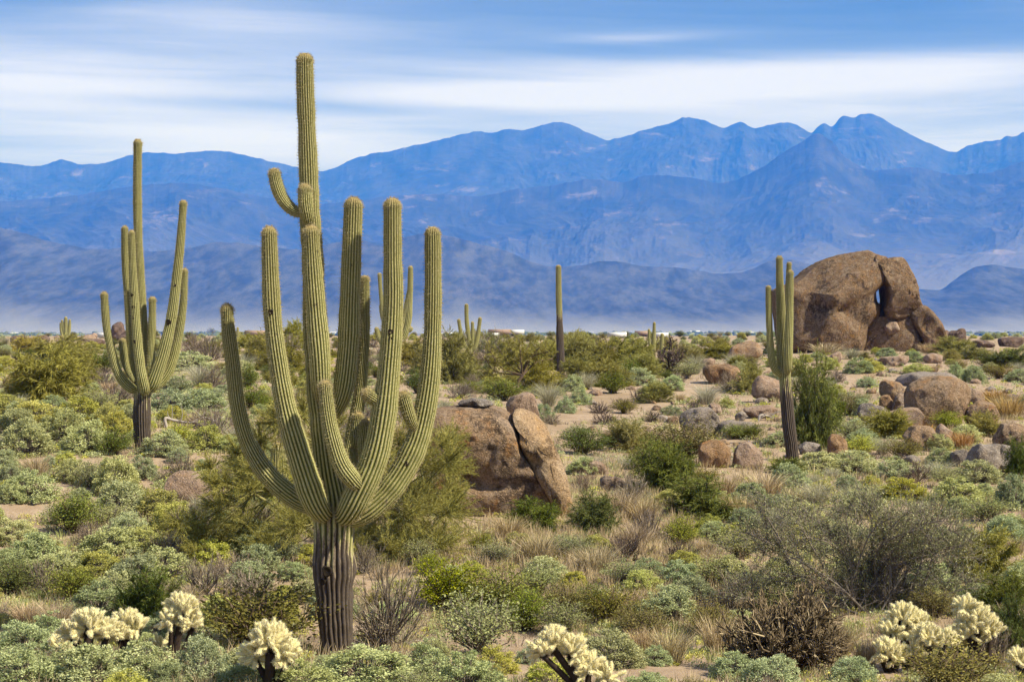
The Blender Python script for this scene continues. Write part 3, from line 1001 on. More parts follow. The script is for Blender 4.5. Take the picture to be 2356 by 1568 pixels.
def outline_rock(outline, d, depth, seed, sub=6, amp=0.05, scale=1.0, blocky=0.75, push=0.0, centre=None, cracks=0.03, hollow=(), facets=0, face_on=2.6):
    """a boulder whose broadside has the given outline (photo points) at distance d; depth = half thickness in metres along the view"""
    O = np.array([pt(x, y, d)[[0, 2]] for x, y in outline])
    c = O.mean(0) if centre is None else pt(centre[0], centre[1], d)[[0, 2]]
    # polar radius of the outline about its centre
    phis = np.linspace(-math.pi, math.pi, 720, endpoint=False)
    A, Bv = O, np.roll(O, -1, 0)
    rad = np.full(720, 0.0)
    for i, ph in enumerate(phis):
        dv = np.array([math.cos(ph), math.sin(ph)])
        e = Bv - A
        den = dv[0] * e[:, 1] - dv[1] * e[:, 0]
        q = A - c
        with np.errstate(divide='ignore', invalid='ignore'):
            tt = (q[:, 0] * e[:, 1] - q[:, 1] * e[:, 0]) / den
            ss = (q[:, 0] * dv[1] - q[:, 1] * dv[0]) / den
        ok = (ss >= 0) & (ss <= 1) & (tt > 0)
        rad[i] = tt[ok].max() if ok.any() else 0.1
    k = np.exp(-0.5 * (np.arange(-9, 10) / 1.8) ** 2)
    k /= k.sum()
    rad = np.convolve(np.concatenate([rad[-9:], rad, rad[:9]]), k, 'valid')
    V, T = ICO[sub]
    ph = np.arctan2(V[:, 2], V[:, 0])
    r = np.interp(ph, np.append(phis, math.pi), np.append(rad, rad[0]))
    lat = np.sqrt(V[:, 0] ** 2 + V[:, 2] ** 2)
    s = lat ** blocky
    cpl = np.sign(V[:, 1]) * np.abs(V[:, 1]) ** (blocky * 0.9)
    X = c[0] + r * s * np.cos(ph)
    Z = c[1] + r * s * np.sin(ph)
    Y = d + push + depth * cpl * (1 + 0.15 * np.sin(ph * 2 + seed))
    P = np.stack([X, Y, Z], 1)
    if facets:                                      # broken flat faces
        rgf = np.random.default_rng(seed + 500)
        cc = np.array([c[0], d + push, c[1]])
        for _ in range(facets):
            nv = rgf.normal(0, 1, 3)
            nv[1] = -abs(nv[1]) * face_on
            nv /= np.linalg.norm(nv)
            h = (P - cc) @ nv
            lim = h.max() * rgf.uniform(0.70, 0.92)
            P = P - np.maximum(h - lim, 0)[:, None] * nv * 0.85
    N = normals(P, T)
    q = P / scale
    size = rad.mean()
    disp = size * amp * (1.1 * fbm(q * 0.8, 3, seed) + 0.6 * fbm(q * 2.4, 4, seed + 9) + 0.30 * fbm(q * 8, 4, seed + 17, 0.6))
    rd = ridged(q * 0.55 + 0.35 * fbm(q * 1.5, 2, seed + 3)[:, None], 2, seed + 30)
    disp -= size * cracks * np.clip((rd - 0.72) / 0.2, 0, 1) ** 1.5
    for (hx, hy, hr, hd) in hollow:
        hc = pt(hx, hy, d)[[0, 2]]
        disp -= hd * np.exp(-((X - hc[0]) ** 2 + (Z - hc[1]) ** 2) / hr ** 2) * (V[:, 1] < 0.3)
    P = P + N * disp[:, None]
    return P, T


def put_rock(P, T, mat, name, parent=None, loc=(0, 0, 0)):
    return link(name, mesh(name, P - np.array(loc), None, T, mats=[mat]), parent)


def Z4(*pts):                       # points of the enlarged view of the elephant rock -> photo points
    return [(1668 + x * .3484, 546.4 + y * .3484) for x, y in pts]


def Z7(*pts):                       # points of the enlarged view of the split boulder
    return [(977.8 + x * .2568, 862.8 + y * .2568) for x, y in pts]


# the elephant-shaped formation on the knoll
eloc, eppm = at(1985, 800)
ED = 149.0
el_root = link('rock_formation', None, None, (eloc.x, ED, eloc.z))
tag(el_root, 'huge weathered granite formation shaped like an elephant with a window hole', 'rock formation')
EL = tuple(el_root.location)
el_mat = rock_mat('elephant_granite', (0.115, 0.076, 0.048), (0.195, 0.13, 0.08), (0.25, 0.195, 0.15), (0.03, 0.022, 0.018), (0.23, 0.125, 0.052), 0.4)
P, T = outline_rock(Z4((306, 355), (318, 420), (330, 520), (345, 640), (370, 770), (600, 790), (880, 790), (905, 700), (925, 600), (1000, 510), (1000, 450), (980, 420), (980, 350), (1020, 315), (1050, 260),
                       (1050, 170), (1010, 120), (975, 112), (930, 85), (870, 92), (800, 103), (700, 128), (610, 160), (540, 205), (480, 255), (420, 300), (350, 330)),
                    ED, 3.9, 5, amp=0.038, scale=3.0, blocky=0.66, facets=3, centre=Z4((660, 480))[0], cracks=0.035,
                    hollow=((1668 + 520 * .3484, 546.4 + 600 * .3484, 0.9, 0.45), (1668 + 560 * .3484, 546.4 + 290 * .3484, 1.3, 0.25)))
put_rock(P, T, el_mat, 'body_boulder', el_root, EL)
P, T = outline_rock(Z4((965, 118), (1030, 125), (1045, 146), (1085, 132), (1140, 133), (1165, 165), (1205, 240), (1235, 330), (1240, 400), (1275, 475), (1225, 515), (1100, 545), (1030, 530), (1016, 470),
                       (1034, 430), (1032, 330), (1005, 280), (970, 190), (935, 150)), ED, 2.6, 15, amp=0.045, scale=2.2, blocky=0.42, push=-0.8, centre=Z4((1115, 320))[0], cracks=0.05, facets=4)
put_rock(P, T, el_mat, 'head_block', el_root, EL)
P, T = outline_rock(Z4((1180, 500), (1240, 440), (1290, 452), (1330, 490), (1380, 560), (1420, 640), (1445, 760), (1300, 800), (1275, 720), (1240, 640), (1200, 570)), ED, 2.3, 25, sub=5,
                    amp=0.018, scale=1.6, blocky=0.34, push=-0.9, cracks=0.0, centre=Z4((1315, 620))[0])
put_rock(P, T, el_mat, 'leaning_slab', el_root, EL)
P, T = outline_rock(Z4((1060, 520), (1100, 490), (1175, 495), (1215, 560), (1245, 640), (1265, 720), (1275, 800), (1000, 800), (880, 790), (900, 620), (960, 520)), ED, 2.0, 35, sub=5,
                    amp=0.05, scale=2.0, blocky=0.42, push=-0.9, cracks=0.05, facets=3)
put_rock(P, T, el_mat, 'lower_boulder', el_root, EL)
P, T = outline_rock(Z4((1012, 590), (1040, 548), (1095, 556), (1114, 606), (1080, 640), (1040, 645)), ED, 0.7, 45, sub=4, amp=0.10, scale=0.9, blocky=0.6, push=-2.0)
put_rock(P, T, ROCK_PINK, 'broken_chunk', el_root, EL)
P, T = outline_rock(Z4((925, 590), (960, 545), (1010, 545), (1030, 580), (990, 630), (935, 640)), ED, 0.8, 46, sub=4, amp=0.10, scale=0.9, blocky=0.6, push=-1.2)
put_rock(P, T, el_mat, 'broken_chunk', el_root, EL)
P, T = outline_rock(Z4((920, 450), (985, 425), (1040, 440), (1080, 520), (1010, 590), (920, 570)), ED, 1.4, 47, sub=5, amp=0.08, scale=1.2, blocky=0.7, push=0.5)
put_rock(P, T, el_mat, 'broken_chunk', el_root, EL)

# the split boulder behind the palo verde
SB, sppm = at(1160, 1195)
SD = SB.y + 1.3
sb_root = link('split_boulder', None, None, (SB.x, SD, SB.z))
tag(sb_root, 'large rounded brown granite boulder, split along its side, behind the big saguaro', 'boulder')
SL = tuple(sb_root.location)
crease = [Z7((x, y))[0] + (r, h) for x, y, r, h in ((400, 920, .26, .30), (500, 955, .16, .16), (600, 985, .14, .14), (700, 990, .13, .13), (800, 975, .13, .12), (890, 955, .12, .12), (960, 935, .10, .10),
                                                     (640, 480, .07, .09), (420, 560, .06, .10), (370, 610, .06, .10), (320, 660, .07, .10), (270, 700, .08, .10))]
P, T = outline_rock(Z7((-70, 520), (-20, 400), (60, 310), (150, 275), (300, 262), (450, 268), (600, 275), (690, 300), (760, 350), (835, 430), (850, 540), (890, 660), (945, 750), (1000, 860), (1040, 960), (1110, 1060),
                       (1185, 1200), (1200, 1440), (700, 1460), (150, 1460), (40, 1150), (-30, 800)), SD, 1.45, 71, amp=0.045, scale=0.9, blocky=0.62, push=-0.05, centre=Z7((520, 800))[0], cracks=0.03,
                    hollow=crease, facets=4)
put_rock(P, T, ROCK_BROWN, 'main_mass', sb_root, SL)
P, T = outline_rock(Z7((290, 262), (330, 225), (420, 205), (520, 212), (590, 230), (612, 262), (560, 285), (430, 282)), SD, 0.32, 79, sub=5, amp=0.12, scale=0.3, blocky=0.5, push=-0.1, cracks=0.1)
put_rock(P, T, ROCK_GREY, 'flaked_cap', sb_root, SL)
P, T = outline_rock(Z7((775, 365), (800, 305), (860, 298), (930, 315), (1000, 352), (1065, 425), (1110, 510), (1160, 620), (1220, 750), (1265, 880), (1290, 1010), (1312, 1120), (1325, 1420), (1205, 1440), (1165, 1200),
                       (1095, 1070), (1030, 960), (955, 850), (915, 760), (870, 660), (832, 580), (846, 520), (825, 450)), SD, 1.0, 73, amp=0.025, scale=0.7, blocky=0.34, push=-0.25, cracks=0.012, centre=Z7((1060, 740))[0], facets=5, face_on=3.5)
o = put_rock(P, T, ROCK_TAN, 'rock_slab', None, SL)
o.location = SL
tag(o, 'long sunlit tan rock slab leaning against the split boulder', 'boulder')


# other boulders one can tell apart: photo box, stone, look
def boulder(x0, y0, x1, y1, mat, label, seed, flat=0.7, blocky=0.62, amp=0.10, tilt=0.0, sink=0.12, base=None, sub=5, shape=2.0):
    cx = (x0 + x1) / 2
    b = base if base else y1
    loc, ppm = at(cx, b)
    hw, hh = (x1 - x0) / 2, (y1 - y0) * (1 + sink) / 2
    cy_ = y0 + hh
    d = loc.y + hw / ppm * 0.5
    a = np.linspace(0, 2 * math.pi, 40, endpoint=False)
    rg = np.random.default_rng(seed)
    r = 1 + 0.10 * np.sin(2 * a + rg.uniform(0, 6)) + 0.06 * np.sin(3 * a + rg.uniform(0, 6)) + 0.03 * np.sin(5 * a + rg.uniform(0, 6))
    ca, sa = np.cos(a), np.sin(a)
    q = (np.abs(ca) ** (shape + .5) + np.abs(sa) ** (shape + .5)) ** (-1 / (shape + .5))
    xs, ys = hw * q * r * ca, hh * q * r * sa
    xt, yt = xs * math.cos(tilt) - ys * math.sin(tilt), xs * math.sin(tilt) + ys * math.cos(tilt)
    O = [(cx + u, cy_ - v) for u, v in zip(xt, yt)]
    P, T = outline_rock(O, d, hw / ppm * flat, seed, sub=sub, amp=amp, scale=hw / ppm * 0.9, blocky=blocky, facets=6, face_on=1.2)
    o = put_rock(P, T, mat, 'boulder', None, (loc.x, d, loc.z))
    o.location = (loc.x, d, loc.z)
    tag(o, label, 'boulder', 'boulders strewn over the desert slope')
    return o


BOULDERS = [
    (1564, 938, 1661, 1002, ROCK_GREY, 'smooth grey boulder cracked down its side, on the mid slope', {}),
    (1599, 1016, 1686, 1075, ROCK_RUST, 'rust-brown rounded boulder below the smooth grey boulder', {}),
    (1684, 1022, 1758, 1078, ROCK_PINK, 'pale pinkish boulder beside the rust-brown rounded boulder', {}),
    (1678, 785, 1749, 830, ROCK_BROWN, 'brown egg-shaped boulder on the skyline beside the leaning saguaro', {'tilt': 0.25}),
    (1900, 1003, 1952, 1051, ROCK_RUST, 'orange upright egg-shaped boulder near the foot of the leaning saguaro', {'tilt': -0.3}),
    (2078, 868, 2224, 985, ROCK_BROWN, 'broad brown boulder, largest of the pile on the right-hand slope', {'shape': 2.6, 'amp': 0.07}),
    (2222, 922, 2302, 982, ROCK_BROWN, 'rounded brown boulder against the lower right of the broadest boulder', {'tilt': -0.3}),
    (2204, 888, 2262, 934, ROCK_PINK, 'pale brown boulder wedged behind the broadest boulder', {}),
    (2022, 874, 2080, 916, ROCK_BROWN, 'small boulder balanced on two stones left of the broadest boulder', {'tilt': 0.1, 'base': 948}),
    (2024, 908, 2056, 948, ROCK_RUST, 'upright stone under the small balanced boulder', {'base': 950}),
    (2050, 905, 2096, 944, ROCK_PINK, 'rough stone between the balanced boulder and the broadest boulder', {'base': 952}),
    (2082, 978, 2160, 1036, ROCK_BROWN, 'brown sloping boulder below the yellow-green bushes of the rock pile', {'tilt': -0.5}),
    (2146, 977, 2196, 1018, ROCK_PINK, 'peaked tan boulder beside the brown sloping boulder', {'shape': 1.2}),
    (2284, 972, 2362, 1030, ROCK_BROWN, 'lumpy dark brown boulder perched on grey slabs at the right edge', {'base': 1050}),
    (2228, 1016, 2304, 1088, ROCK_GREY, 'big grey slab under the perched lumpy boulder', {'shape': 3, 'tilt': -0.25}),
    (2286, 1026, 2350, 1085, ROCK_GREY, 'grey slab cracked away from the big grey slab', {'shape': 3, 'tilt': -0.3}),
    (2184, 1036, 2244, 1074, ROCK_GREY, 'low grey-pink boulder in front of the big grey slab', {}),
    (1622, 838, 1706, 884, ROCK_RUST, 'tan two-humped outcrop between shrubs under the skyline boulder', {'shape': 2.4}),
    (1728, 866, 1804, 924, ROCK_PINK, 'large tan boulder half hidden behind the leaning saguaro trunk', {}),
    (1612, 824, 1650, 852, ROCK_PINK, 'small reddish stone on the slope left of the skyline boulder', {}),
    (1910, 808, 1936, 836, ROCK_PINK, 'little pale leaning stone in front of the elephant-shaped rock', {'tilt': -0.6}),
    (2022, 816, 2088, 842, ROCK_PINK, 'long low log-like stone before the elephant-shaped rock', {'tilt': 0.2}),
    (2126, 812, 2166, 836, ROCK_PINK, 'small domed tan stone below the slab of the elephant-shaped rock', {}),
    (2062, 856, 2220, 890, ROCK_GREY, 'flat grey bedrock outcrop above the broadest boulder', {'shape': 3, 'flat': 0.9}),
    (1976, 928, 2046, 968, ROCK_GREY, 'low grey rock shelf left of the balanced boulder', {'shape': 2.6}),
    (2030, 940, 2130, 985, ROCK_PINK, 'low tan rock ledge below the balanced boulder', {'shape': 2.4}),
    (1655, 966, 1742, 1006, ROCK_GREY, 'flat pale grey slab right of the smooth grey boulder', {'shape': 2.6}),
    (1716, 930, 1792, 962, ROCK_PINK, 'row-end pinkish stone beside dead branches near the leaning saguaro', {}),
    (1630, 928, 1662, 956, ROCK_PINK, 'small tan stone lodged behind the smooth grey boulder', {}),
    (1690, 948, 1720, 968, ROCK_GREY, 'small flat grey stone in the gap right of the grey boulder', {}),
    (1838, 1016, 1892, 1046, ROCK_GREY, 'low grey stone just right of the leaning saguaro trunk', {}),
    (1168, 908, 1240, 968, ROCK_PINK, 'tan boulder rising behind the top of the split boulder', {'base': 975, 'shape': 3.2, 'tilt': 0.2}),
    (336, 904, 412, 938, ROCK_PINK, 'smooth tan mound of rock beside the candelabra saguaro', {}),
    (372, 1090, 500, 1156, ROCK_PINK, 'low tan rock half buried in grass left of the palo verde', {'shape': 2.4, 'sink': 0.5}),
    (0, 860, 62, 893, ROCK_PINK, 'pinkish flat outcrop at the left edge above the pale shrubs', {}),
    (255, 741, 289, 784, ROCK_DARK, 'upright dark boulder on the skyline behind the candelabra saguaro', {'shape': 1.6}),
    (276, 760, 302, 786, ROCK_DARK, 'broken dark boulder leaning by the upright skyline boulder', {'tilt': -0.6}),
    (180, 770, 220, 788, ROCK_PINK, 'reddish skyline boulder between the clustered and candelabra saguaros', {}),
    (76, 772, 116, 786, ROCK_DARK, 'dark reddish skyline boulder above the yellowish bush', {}),
    (22, 772, 66, 788, ROCK_DARK, 'dark low skyline rocks nearest the left edge', {}),
    (124, 771, 148, 786, ROCK_PINK, 'small reddish boulder at the foot of the clustered saguaro', {}),
    (196, 778, 240, 796, ROCK_DARK, 'rough dark stone below the reddish skyline boulder', {}),
    (205, 765, 224, 780, ROCK_PINK, 'small peaked reddish boulder on the skyline', {'shape': 1.3}),
    (2162, 758, 2190, 792, ROCK_DARK, 'dark squarish boulder just right of the elephant-shaped rock', {'shape': 3.5}),
    (2184, 756, 2222, 794, ROCK_DARK, 'dark split boulder second to the right of the elephant-shaped rock', {'shape': 3.5}),
    (2236, 782, 2286, 800, ROCK_DARK, 'low dark rocks on the skyline toward the right edge', {}),
    (2296, 776, 2362, 798, ROCK_DARK, 'low dark rock ridge on the skyline at the right edge', {'shape': 3}),
    (1380, 1096, 1440, 1128, ROCK_PINK, 'flat sandy ledge of stone right of the split boulder', {'shape': 3}),
    (1310, 1060, 1400, 1092, ROCK_PINK, 'low sand-coloured stone ledge behind pale grass', {'shape': 3}),
]
for i, (x0, y0, x1, y1, m_, lab, kw) in enumerate(BOULDERS):
    boulder(x0, y0, x1, y1, m_, lab, 200 + 3 * i, **kw)


# ------------------------------------------------------------------ shrubs, grass, cholla
def leaf_mat(name, a, b_, tipc=None, trans=0.25, var=0.35):
    """leaf colour: two tones over the leaves (attribute lv), a shift from plant to plant"""
    m, t, b = material(name)
    lv = attr(t, 'lv')
    r = obj_rand(t)
    col = t.mix(lv, a, b_)
    if tipc:
        col = t.mix(t.maprange(lv, 0.88, 0.97), col, tipc)
    hsv = t.node('ShaderNodeHueSaturation')
    t.l.new(col, hsv.inputs['Color'])
    t.put(hsv.inputs['Value'], t.math('ADD', 1 - var / 2, t.math('MULTIPLY', r, var)))
    t.put(hsv.inputs['Hue'], t.math('ADD', 0.487, t.math('MULTIPLY', t.math('FRACT', t.math('MULTIPLY', r, 7.3)), 0.026)))
    t.put(hsv.inputs['Saturation'], t.math('ADD', 0.88, t.math('MULTIPLY', t.math('FRACT', t.math('MULTIPLY', r, 13.7)), 0.24)))
    out = t.n['Material Output']
    tr = t.node('ShaderNodeBsdfTranslucent')
    t.l.new(hsv.outputs[0], tr.inputs['Color'])
    t.l.new(hsv.outputs[0], b.inputs['Base Color'])
    mx = t.node('ShaderNodeMixShader')
    mx.inputs[0].default_value = trans
    t.l.new(b.outputs[0], mx.inputs[1])
    t.l.new(tr.outputs[0], mx.inputs[2])
    t.l.new(mx.outputs[0], out.inputs['Surface'])
    return m


LM = {
    'silver': leaf_mat('brittlebush_leaf', (0.23, 0.25, 0.095), (0.63, 0.65, 0.33), (0.84, 0.84, 0.55)),
    'bluish': leaf_mat('bluish_brittlebush_leaf', (0.18, 0.215, 0.10), (0.52, 0.575, 0.32), (0.74, 0.77, 0.53)),
    'golden': leaf_mat('golden_brittlebush_leaf', (0.23, 0.24, 0.045), (0.63, 0.62, 0.175), (0.82, 0.79, 0.34)),
    'green': leaf_mat('green_shrub_leaf', (0.055, 0.076, 0.015), (0.193, 0.226, 0.050), (0.352, 0.374, 0.099)),
    'bright': leaf_mat('bright_shrub_leaf', (0.096, 0.121, 0.012), (0.31, 0.345, 0.045), (0.48, 0.49, 0.09)),
    'lime': leaf_mat('lime_shrub_leaf', (0.209, 0.243, 0.012), (0.52, 0.55, 0.035), (0.70, 0.68, 0.06)),
    'olive': leaf_mat('olive_shrub_leaf', (0.092, 0.086, 0.019), (0.282, 0.259, 0.067), (0.460, 0.414, 0.138)),
    'palo': leaf_mat('palo_verde_twig', (0.144, 0.140, 0.028), (0.385, 0.351, 0.098), (0.575, 0.506, 0.172)),
    'yellow': leaf_mat('yellow_shrub_leaf', (0.217, 0.193, 0.030), (0.48, 0.40, 0.07), (0.62, 0.51, 0.10)),
    'dry': leaf_mat('dry_twig', (0.100, 0.077, 0.061), (0.30, 0.245, 0.195), (0.45, 0.37, 0.30), 0.05),
    'dark': leaf_mat('dark_twig', (0.038, 0.030, 0.026), (0.14, 0.105, 0.09), (0.24, 0.18, 0.15), 0.05),
    'spiky': leaf_mat('spiny_bush_twig', (0.042, 0.032, 0.022), (0.20, 0.15, 0.10), (0.36, 0.29, 0.20), 0.05),
    'straw': leaf_mat('dry_grass_blade', (0.243, 0.180, 0.100), (0.56, 0.45, 0.28), (0.72, 0.61, 0.42), 0.2),
    'rust': leaf_mat('rusty_grass_blade', (0.243, 0.138, 0.042), (0.52, 0.33, 0.105), (0.66, 0.47, 0.19), 0.2),
    'wisp': leaf_mat('grey_wisp', (0.209, 0.205, 0.142), (0.48, 0.465, 0.33), (0.64, 0.61, 0.47)),
    'sage': leaf_mat('sage_green_leaf', (0.135, 0.151, 0.061), (0.396, 0.414, 0.192), (0.600, 0.600, 0.336)),
}


def wood_mat(name, a, b_):
    m, t, b = material(name)
    t.l.new(t.mix(t.noise(geo_pos(t), 25.0, 3, 0.7), a, b_), b.inputs['Base Color'])
    return m


WOOD = {
    'grey': wood_mat('grey_stems', (0.10, 0.082, 0.07), (0.26, 0.225, 0.19)),
    'brown': wood_mat('brown_stems', (0.06, 0.043, 0.032), (0.16, 0.115, 0.08)),
    'green': wood_mat('green_bark', (0.15, 0.145, 0.05), (0.30, 0.27, 0.12)),
    'dead': wood_mat('dead_wood', (0.20, 0.175, 0.155), (0.44, 0.40, 0.37)),
    'black': wood_mat('dark_cholla_stem', (0.015, 0.011, 0.009), (0.06, 0.042, 0.032)),
}


def unit(v):
    return v / (np.linalg.norm(v, axis=-1, keepdims=True) + 1e-12)


def leaves(bag, P, D, size, width, rg, lv, m=0, spread=0.6, face=None):
    """a kite-shaped leaf at each P along about D"""
    n = len(P)
    d = unit(D + rg.normal(0, spread, (n, 3)))
    ref = rg.normal(0, 1, (n, 3)) if face is None else unit(face) + rg.normal(0, 0.45, (n, 3))
    s = unit(np.cross(d, ref))                      # with a face given, blades turn their flat side that way
    L = (size * rg.uniform(0.6, 1.3, n))[:, None]
    W = L * width
    V = np.stack([P, P + d * L * 0.45 + s * W, P + d * L, P + d * L * 0.45 - s * W], 1).reshape(-1, 3)
    bag.add(V, quads=np.arange(4 * n).reshape(-1, 4), m=m, lv=np.repeat(lv, 4))


def ribbons(bag, P0, P1, P2, w, rg, lv, m=0):
    """thin tapering bent blades: quad then tip triangle"""
    n = len(P0)
    s = unit(np.cross(P2 - P0, rg.normal(0, 1, (n, 3))))
    W = np.broadcast_to(np.asarray(w, float), (n,))[:, None]
    V = np.stack([P0 - s * W, P0 + s * W, P1 + s * W * .8, P1 - s * W * .8, P2], 1).reshape(-1, 3)
    b = (np.arange(n) * 5)[:, None]
    bag.add(V, quads=b + np.array([[0, 1, 2, 3]]), tris=b + np.array([[3, 2, 4]]), m=m, lv=np.repeat(lv, 5))


def sticks(bag, P0, P1, r0, r1, m=0, lv=0.5):
    """three-sided tapering twigs"""
    n = len(P0)
    T = unit(P1 - P0)
    a = unit(np.cross(T, np.where(np.abs(T[:, 2:3]) > .9, [[1.0, 0, 0]], [[0, 0, 1.0]])))
    b = np.cross(T, a)
    r0 = np.broadcast_to(np.asarray(r0, float), (n,))[:, None]
    r1 = np.broadcast_to(np.asarray(r1, float), (n,))[:, None]
    ring = []
    for P, r in ((P0, r0), (P1, r1)):
        for k in range(3):
            an = k * 2 * math.pi / 3
            ring.append(P + r * (math.cos(an) * a + math.sin(an) * b))
    V = np.stack(ring, 1).reshape(-1, 3)
    o = (np.arange(n) * 6)[:, None, None]
    q = np.array([[0, 1, 4, 3], [1, 2, 5, 4], [2, 0, 3, 5]])[None]
    bag.add(V, quads=(o + q).reshape(-1, 4), m=m, lv=np.broadcast_to(lv, (n,)).repeat(6) if np.ndim(lv) else lv)


def dome_dirs(n, rg, low=-0.1):
    z = rg.uniform(low, 1, n)
    a = rg.uniform(0, 2 * math.pi, n)
    r = np.sqrt(np.maximum(1 - z * z, 0))
    return np.stack([r * np.cos(a), r * np.sin(a), z], 1)


def brittlebush(rg, nclump=170, per=66, size=0.040):
    """low dome of leaf clumps over grey stems; unit width and height"""
    fol, st = Bag(), Bag()
    C_ = dome_dirs(nclump, rg, 0.0)
    k = rg.uniform(0.72, 1.0, nclump) * (1 + 0.14 * vnoise(C_ * 2.1 + rg.uniform(0, 50), 3))
    C_ = C_ * k[:, None]
    ctr = C_ * np.array([0.5, 0.5, 0.94])
    base = rg.normal(0, 0.05, (nclump, 3)) * [1, 1, 0.2]
    sticks(st, base, ctr, 0.008, 0.004)
    i = np.repeat(np.arange(nclump), per)
    rad = rg.uniform(0.05, 0.105, nclump)[i]
    off = unit(rg.normal(0, 1, (len(i), 3))) * (rad * rg.uniform(0.2, 1, len(i)) ** .5)[:, None]
    P = ctr[i] + off
    P[:, 2] = np.maximum(P[:, 2], 0.015)
    D = unit(C_[i] * [1, 1, 1.2] + off * 6)
    lv = np.clip(rg.uniform(0.0, 0.8, nclump)[i] * 0.6 + rg.uniform(0, 0.45, len(i)), 0, 1)
    leaves(fol, P, D, size, 0.26, rg, lv, spread=0.8, face=D + [0, 0, .4])
    n = 26
    q = rg.integers(0, nclump, n)
    top = ctr[q] + C_[q] * [0.06, 0.06, 0.12]
    sticks(st, ctr[q], top, 0.003, 0.002)
    return fol, st


def leafy(rg, nst=85, per=64, size=0.034, width=0.28, up=0.75, arch=0.12, start=0.3, open_=1.0, inner=0.25):
    """upright many-stemmed shrub with small leaves along the outer twigs"""
    fol, st = Bag(), Bag()
    D = dome_dirs(nst, rg, 0.12)
    D[:, 2] = D[:, 2] * up + (1 - up)
    ln = rg.uniform(0.62, 1.0, nst)
    tip = D * [0.5, 0.5, 1.0] * ln[:, None] * open_
    tip[:, 2] = np.clip(tip[:, 2], 0.08, 1.02)
    mid = tip * [0.42, 0.42, 0.62] + rg.normal(0, arch * .3, (nst, 3))
    b = rg.normal(0, 0.035, (nst, 3)) * [1, 1, 0]
    sticks(st, b, mid, 0.011, 0.007)
    sticks(st, mid, tip, 0.007, 0.003)
    i = np.repeat(np.arange(nst), per)
    t = rg.uniform(start, 1.06, len(i)) ** (1 - inner)
    t_ = t[:, None]
    P = (1 - t_) ** 2 * b[i] + 2 * t_ * (1 - t_) * (2 * mid - 0.5 * (b + tip))[i] + t_ ** 2 * tip[i]
    side = rg.normal(0, 1, (len(i), 3)) * [1, 1, 0.7] * (0.055 * (0.5 + rg.uniform(0, 1, len(i))))[:, None]
    P = P + side
    P[:, 2] = np.maximum(P[:, 2], 0.01)
    T = unit(tip[i] - mid[i])
    lv = np.clip(0.5 * rg.uniform(0, 1, nst)[i] + 0.5 * rg.uniform(0, 1, len(i)), 0, 1)
    leaves(fol, P, T + side * 9, size, width, rg, lv, spread=0.7, face=P * [1, 1, .6] + side * 4 + [0, 0, .35])
    return fol, st


def feathery(rg, nst=50, sub=18, per=16, ln=0.09, wid=0.0036, low=0.0, droop=0.03):
    """fine green-twigged shrub, every twig a spray of thin needles"""
    fol, st = Bag(), Bag()
    D = dome_dirs(nst, rg, low)
    tip = D * [0.44, 0.44, 0.86] * rg.uniform(0.6, 1.0, nst)[:, None]
    tip[:, 2] = np.maximum(tip[:, 2], 0.06)
    b = rg.normal(0, 0.03, (nst, 3)) * [1, 1, 0]
    mid = 0.5 * (b + tip) * [0.8, 0.8, 1.15] + rg.normal(0, 0.03, (nst, 3))
    sticks(st, b, mid, 0.011, 0.007)
    sticks(st, mid, tip, 0.007, 0.0025)
    i = np.repeat(np.arange(nst), sub)
    t = rg.uniform(0.35, 1.0, len(i))[:, None]
    P = np.where(t < .5, b[i] + (mid - b)[i] * t * 2, mid[i] + (tip - mid)[i] * (t - .5) * 2)
    d2 = unit(unit(tip - b)[i] * 0.9 + rg.normal(0, 0.55, (len(i), 3)))
    e = P + d2 * rg.uniform(0.08, 0.2, len(i))[:, None]
    sticks(st, P, e, 0.003, 0.0015)
    j = np.repeat(np.arange(len(i)), per)
    t = rg.uniform(0, 1.05, len(j))[:, None]
    Q = P[j] + (e - P)[j] * t
    d3 = unit(d2[j] + rg.normal(0, 0.45, (len(j), 3)))
    L = ln * rg.uniform(0.5, 1.25, len(j))[:, None]
    E = Q + d3 * L + [0, 0, -droop]
    M = Q + d3 * L * .55
    for A in (Q, M, E):
        A[:, 2] = np.maximum(A[:, 2], 0.01)
    lv = np.clip(0.55 * rg.uniform(0, 1, nst)[i][j] + 0.45 * rg.uniform(0, 1, len(j)), 0, 1)
    ribbons(fol, Q, M, E, wid, rg, lv)
    return fol, st


def twiggy(rg, nst=46, gen=3, kids=3, r=0.010, curl=0.35, wide=1.0):
    """bare shrub of dead twigs, branching"""
    fol, st = Bag(), Bag()
    D = dome_dirs(nst, rg, 0.1)
    P = rg.normal(0, 0.035, (nst, 3)) * [1, 1, 0]
    L = rg.uniform(0.28, 0.5, nst)
    rr = r
    for g in range(gen):
        E = P + D * [0.55 * wide, 0.55 * wide, 1] * L[:, None]
        E[:, 2] = np.maximum(E[:, 2], 0.02)
        sticks(st if g == 0 else fol, P, E, rr, rr * .6, lv=rg.uniform(0, 1, len(P)) if g else 0.5)
        i = np.repeat(np.arange(len(P)), kids)
        t = rg.uniform(0.45, 1.0, len(i))[:, None]
        P2 = P[i] + (E - P)[i] * t
        D = unit(D[i] + rg.normal(0, curl, (len(i), 3)) + [0, 0, 0.05])
        L = L[i] * rg.uniform(0.45, 0.8, len(i))
        P, rr = P2, rr * .6
    E = P + D * [0.55, 0.55, 1] * (L * 0.9)[:, None]
    E[:, 2] = np.maximum(E[:, 2], 0.01)
    ribbons(fol, P, 0.5 * (P + E) + rg.normal(0, .006, P.shape), E, rr * .9, rg, rg.uniform(0, 1, len(P)))
    return fol, st


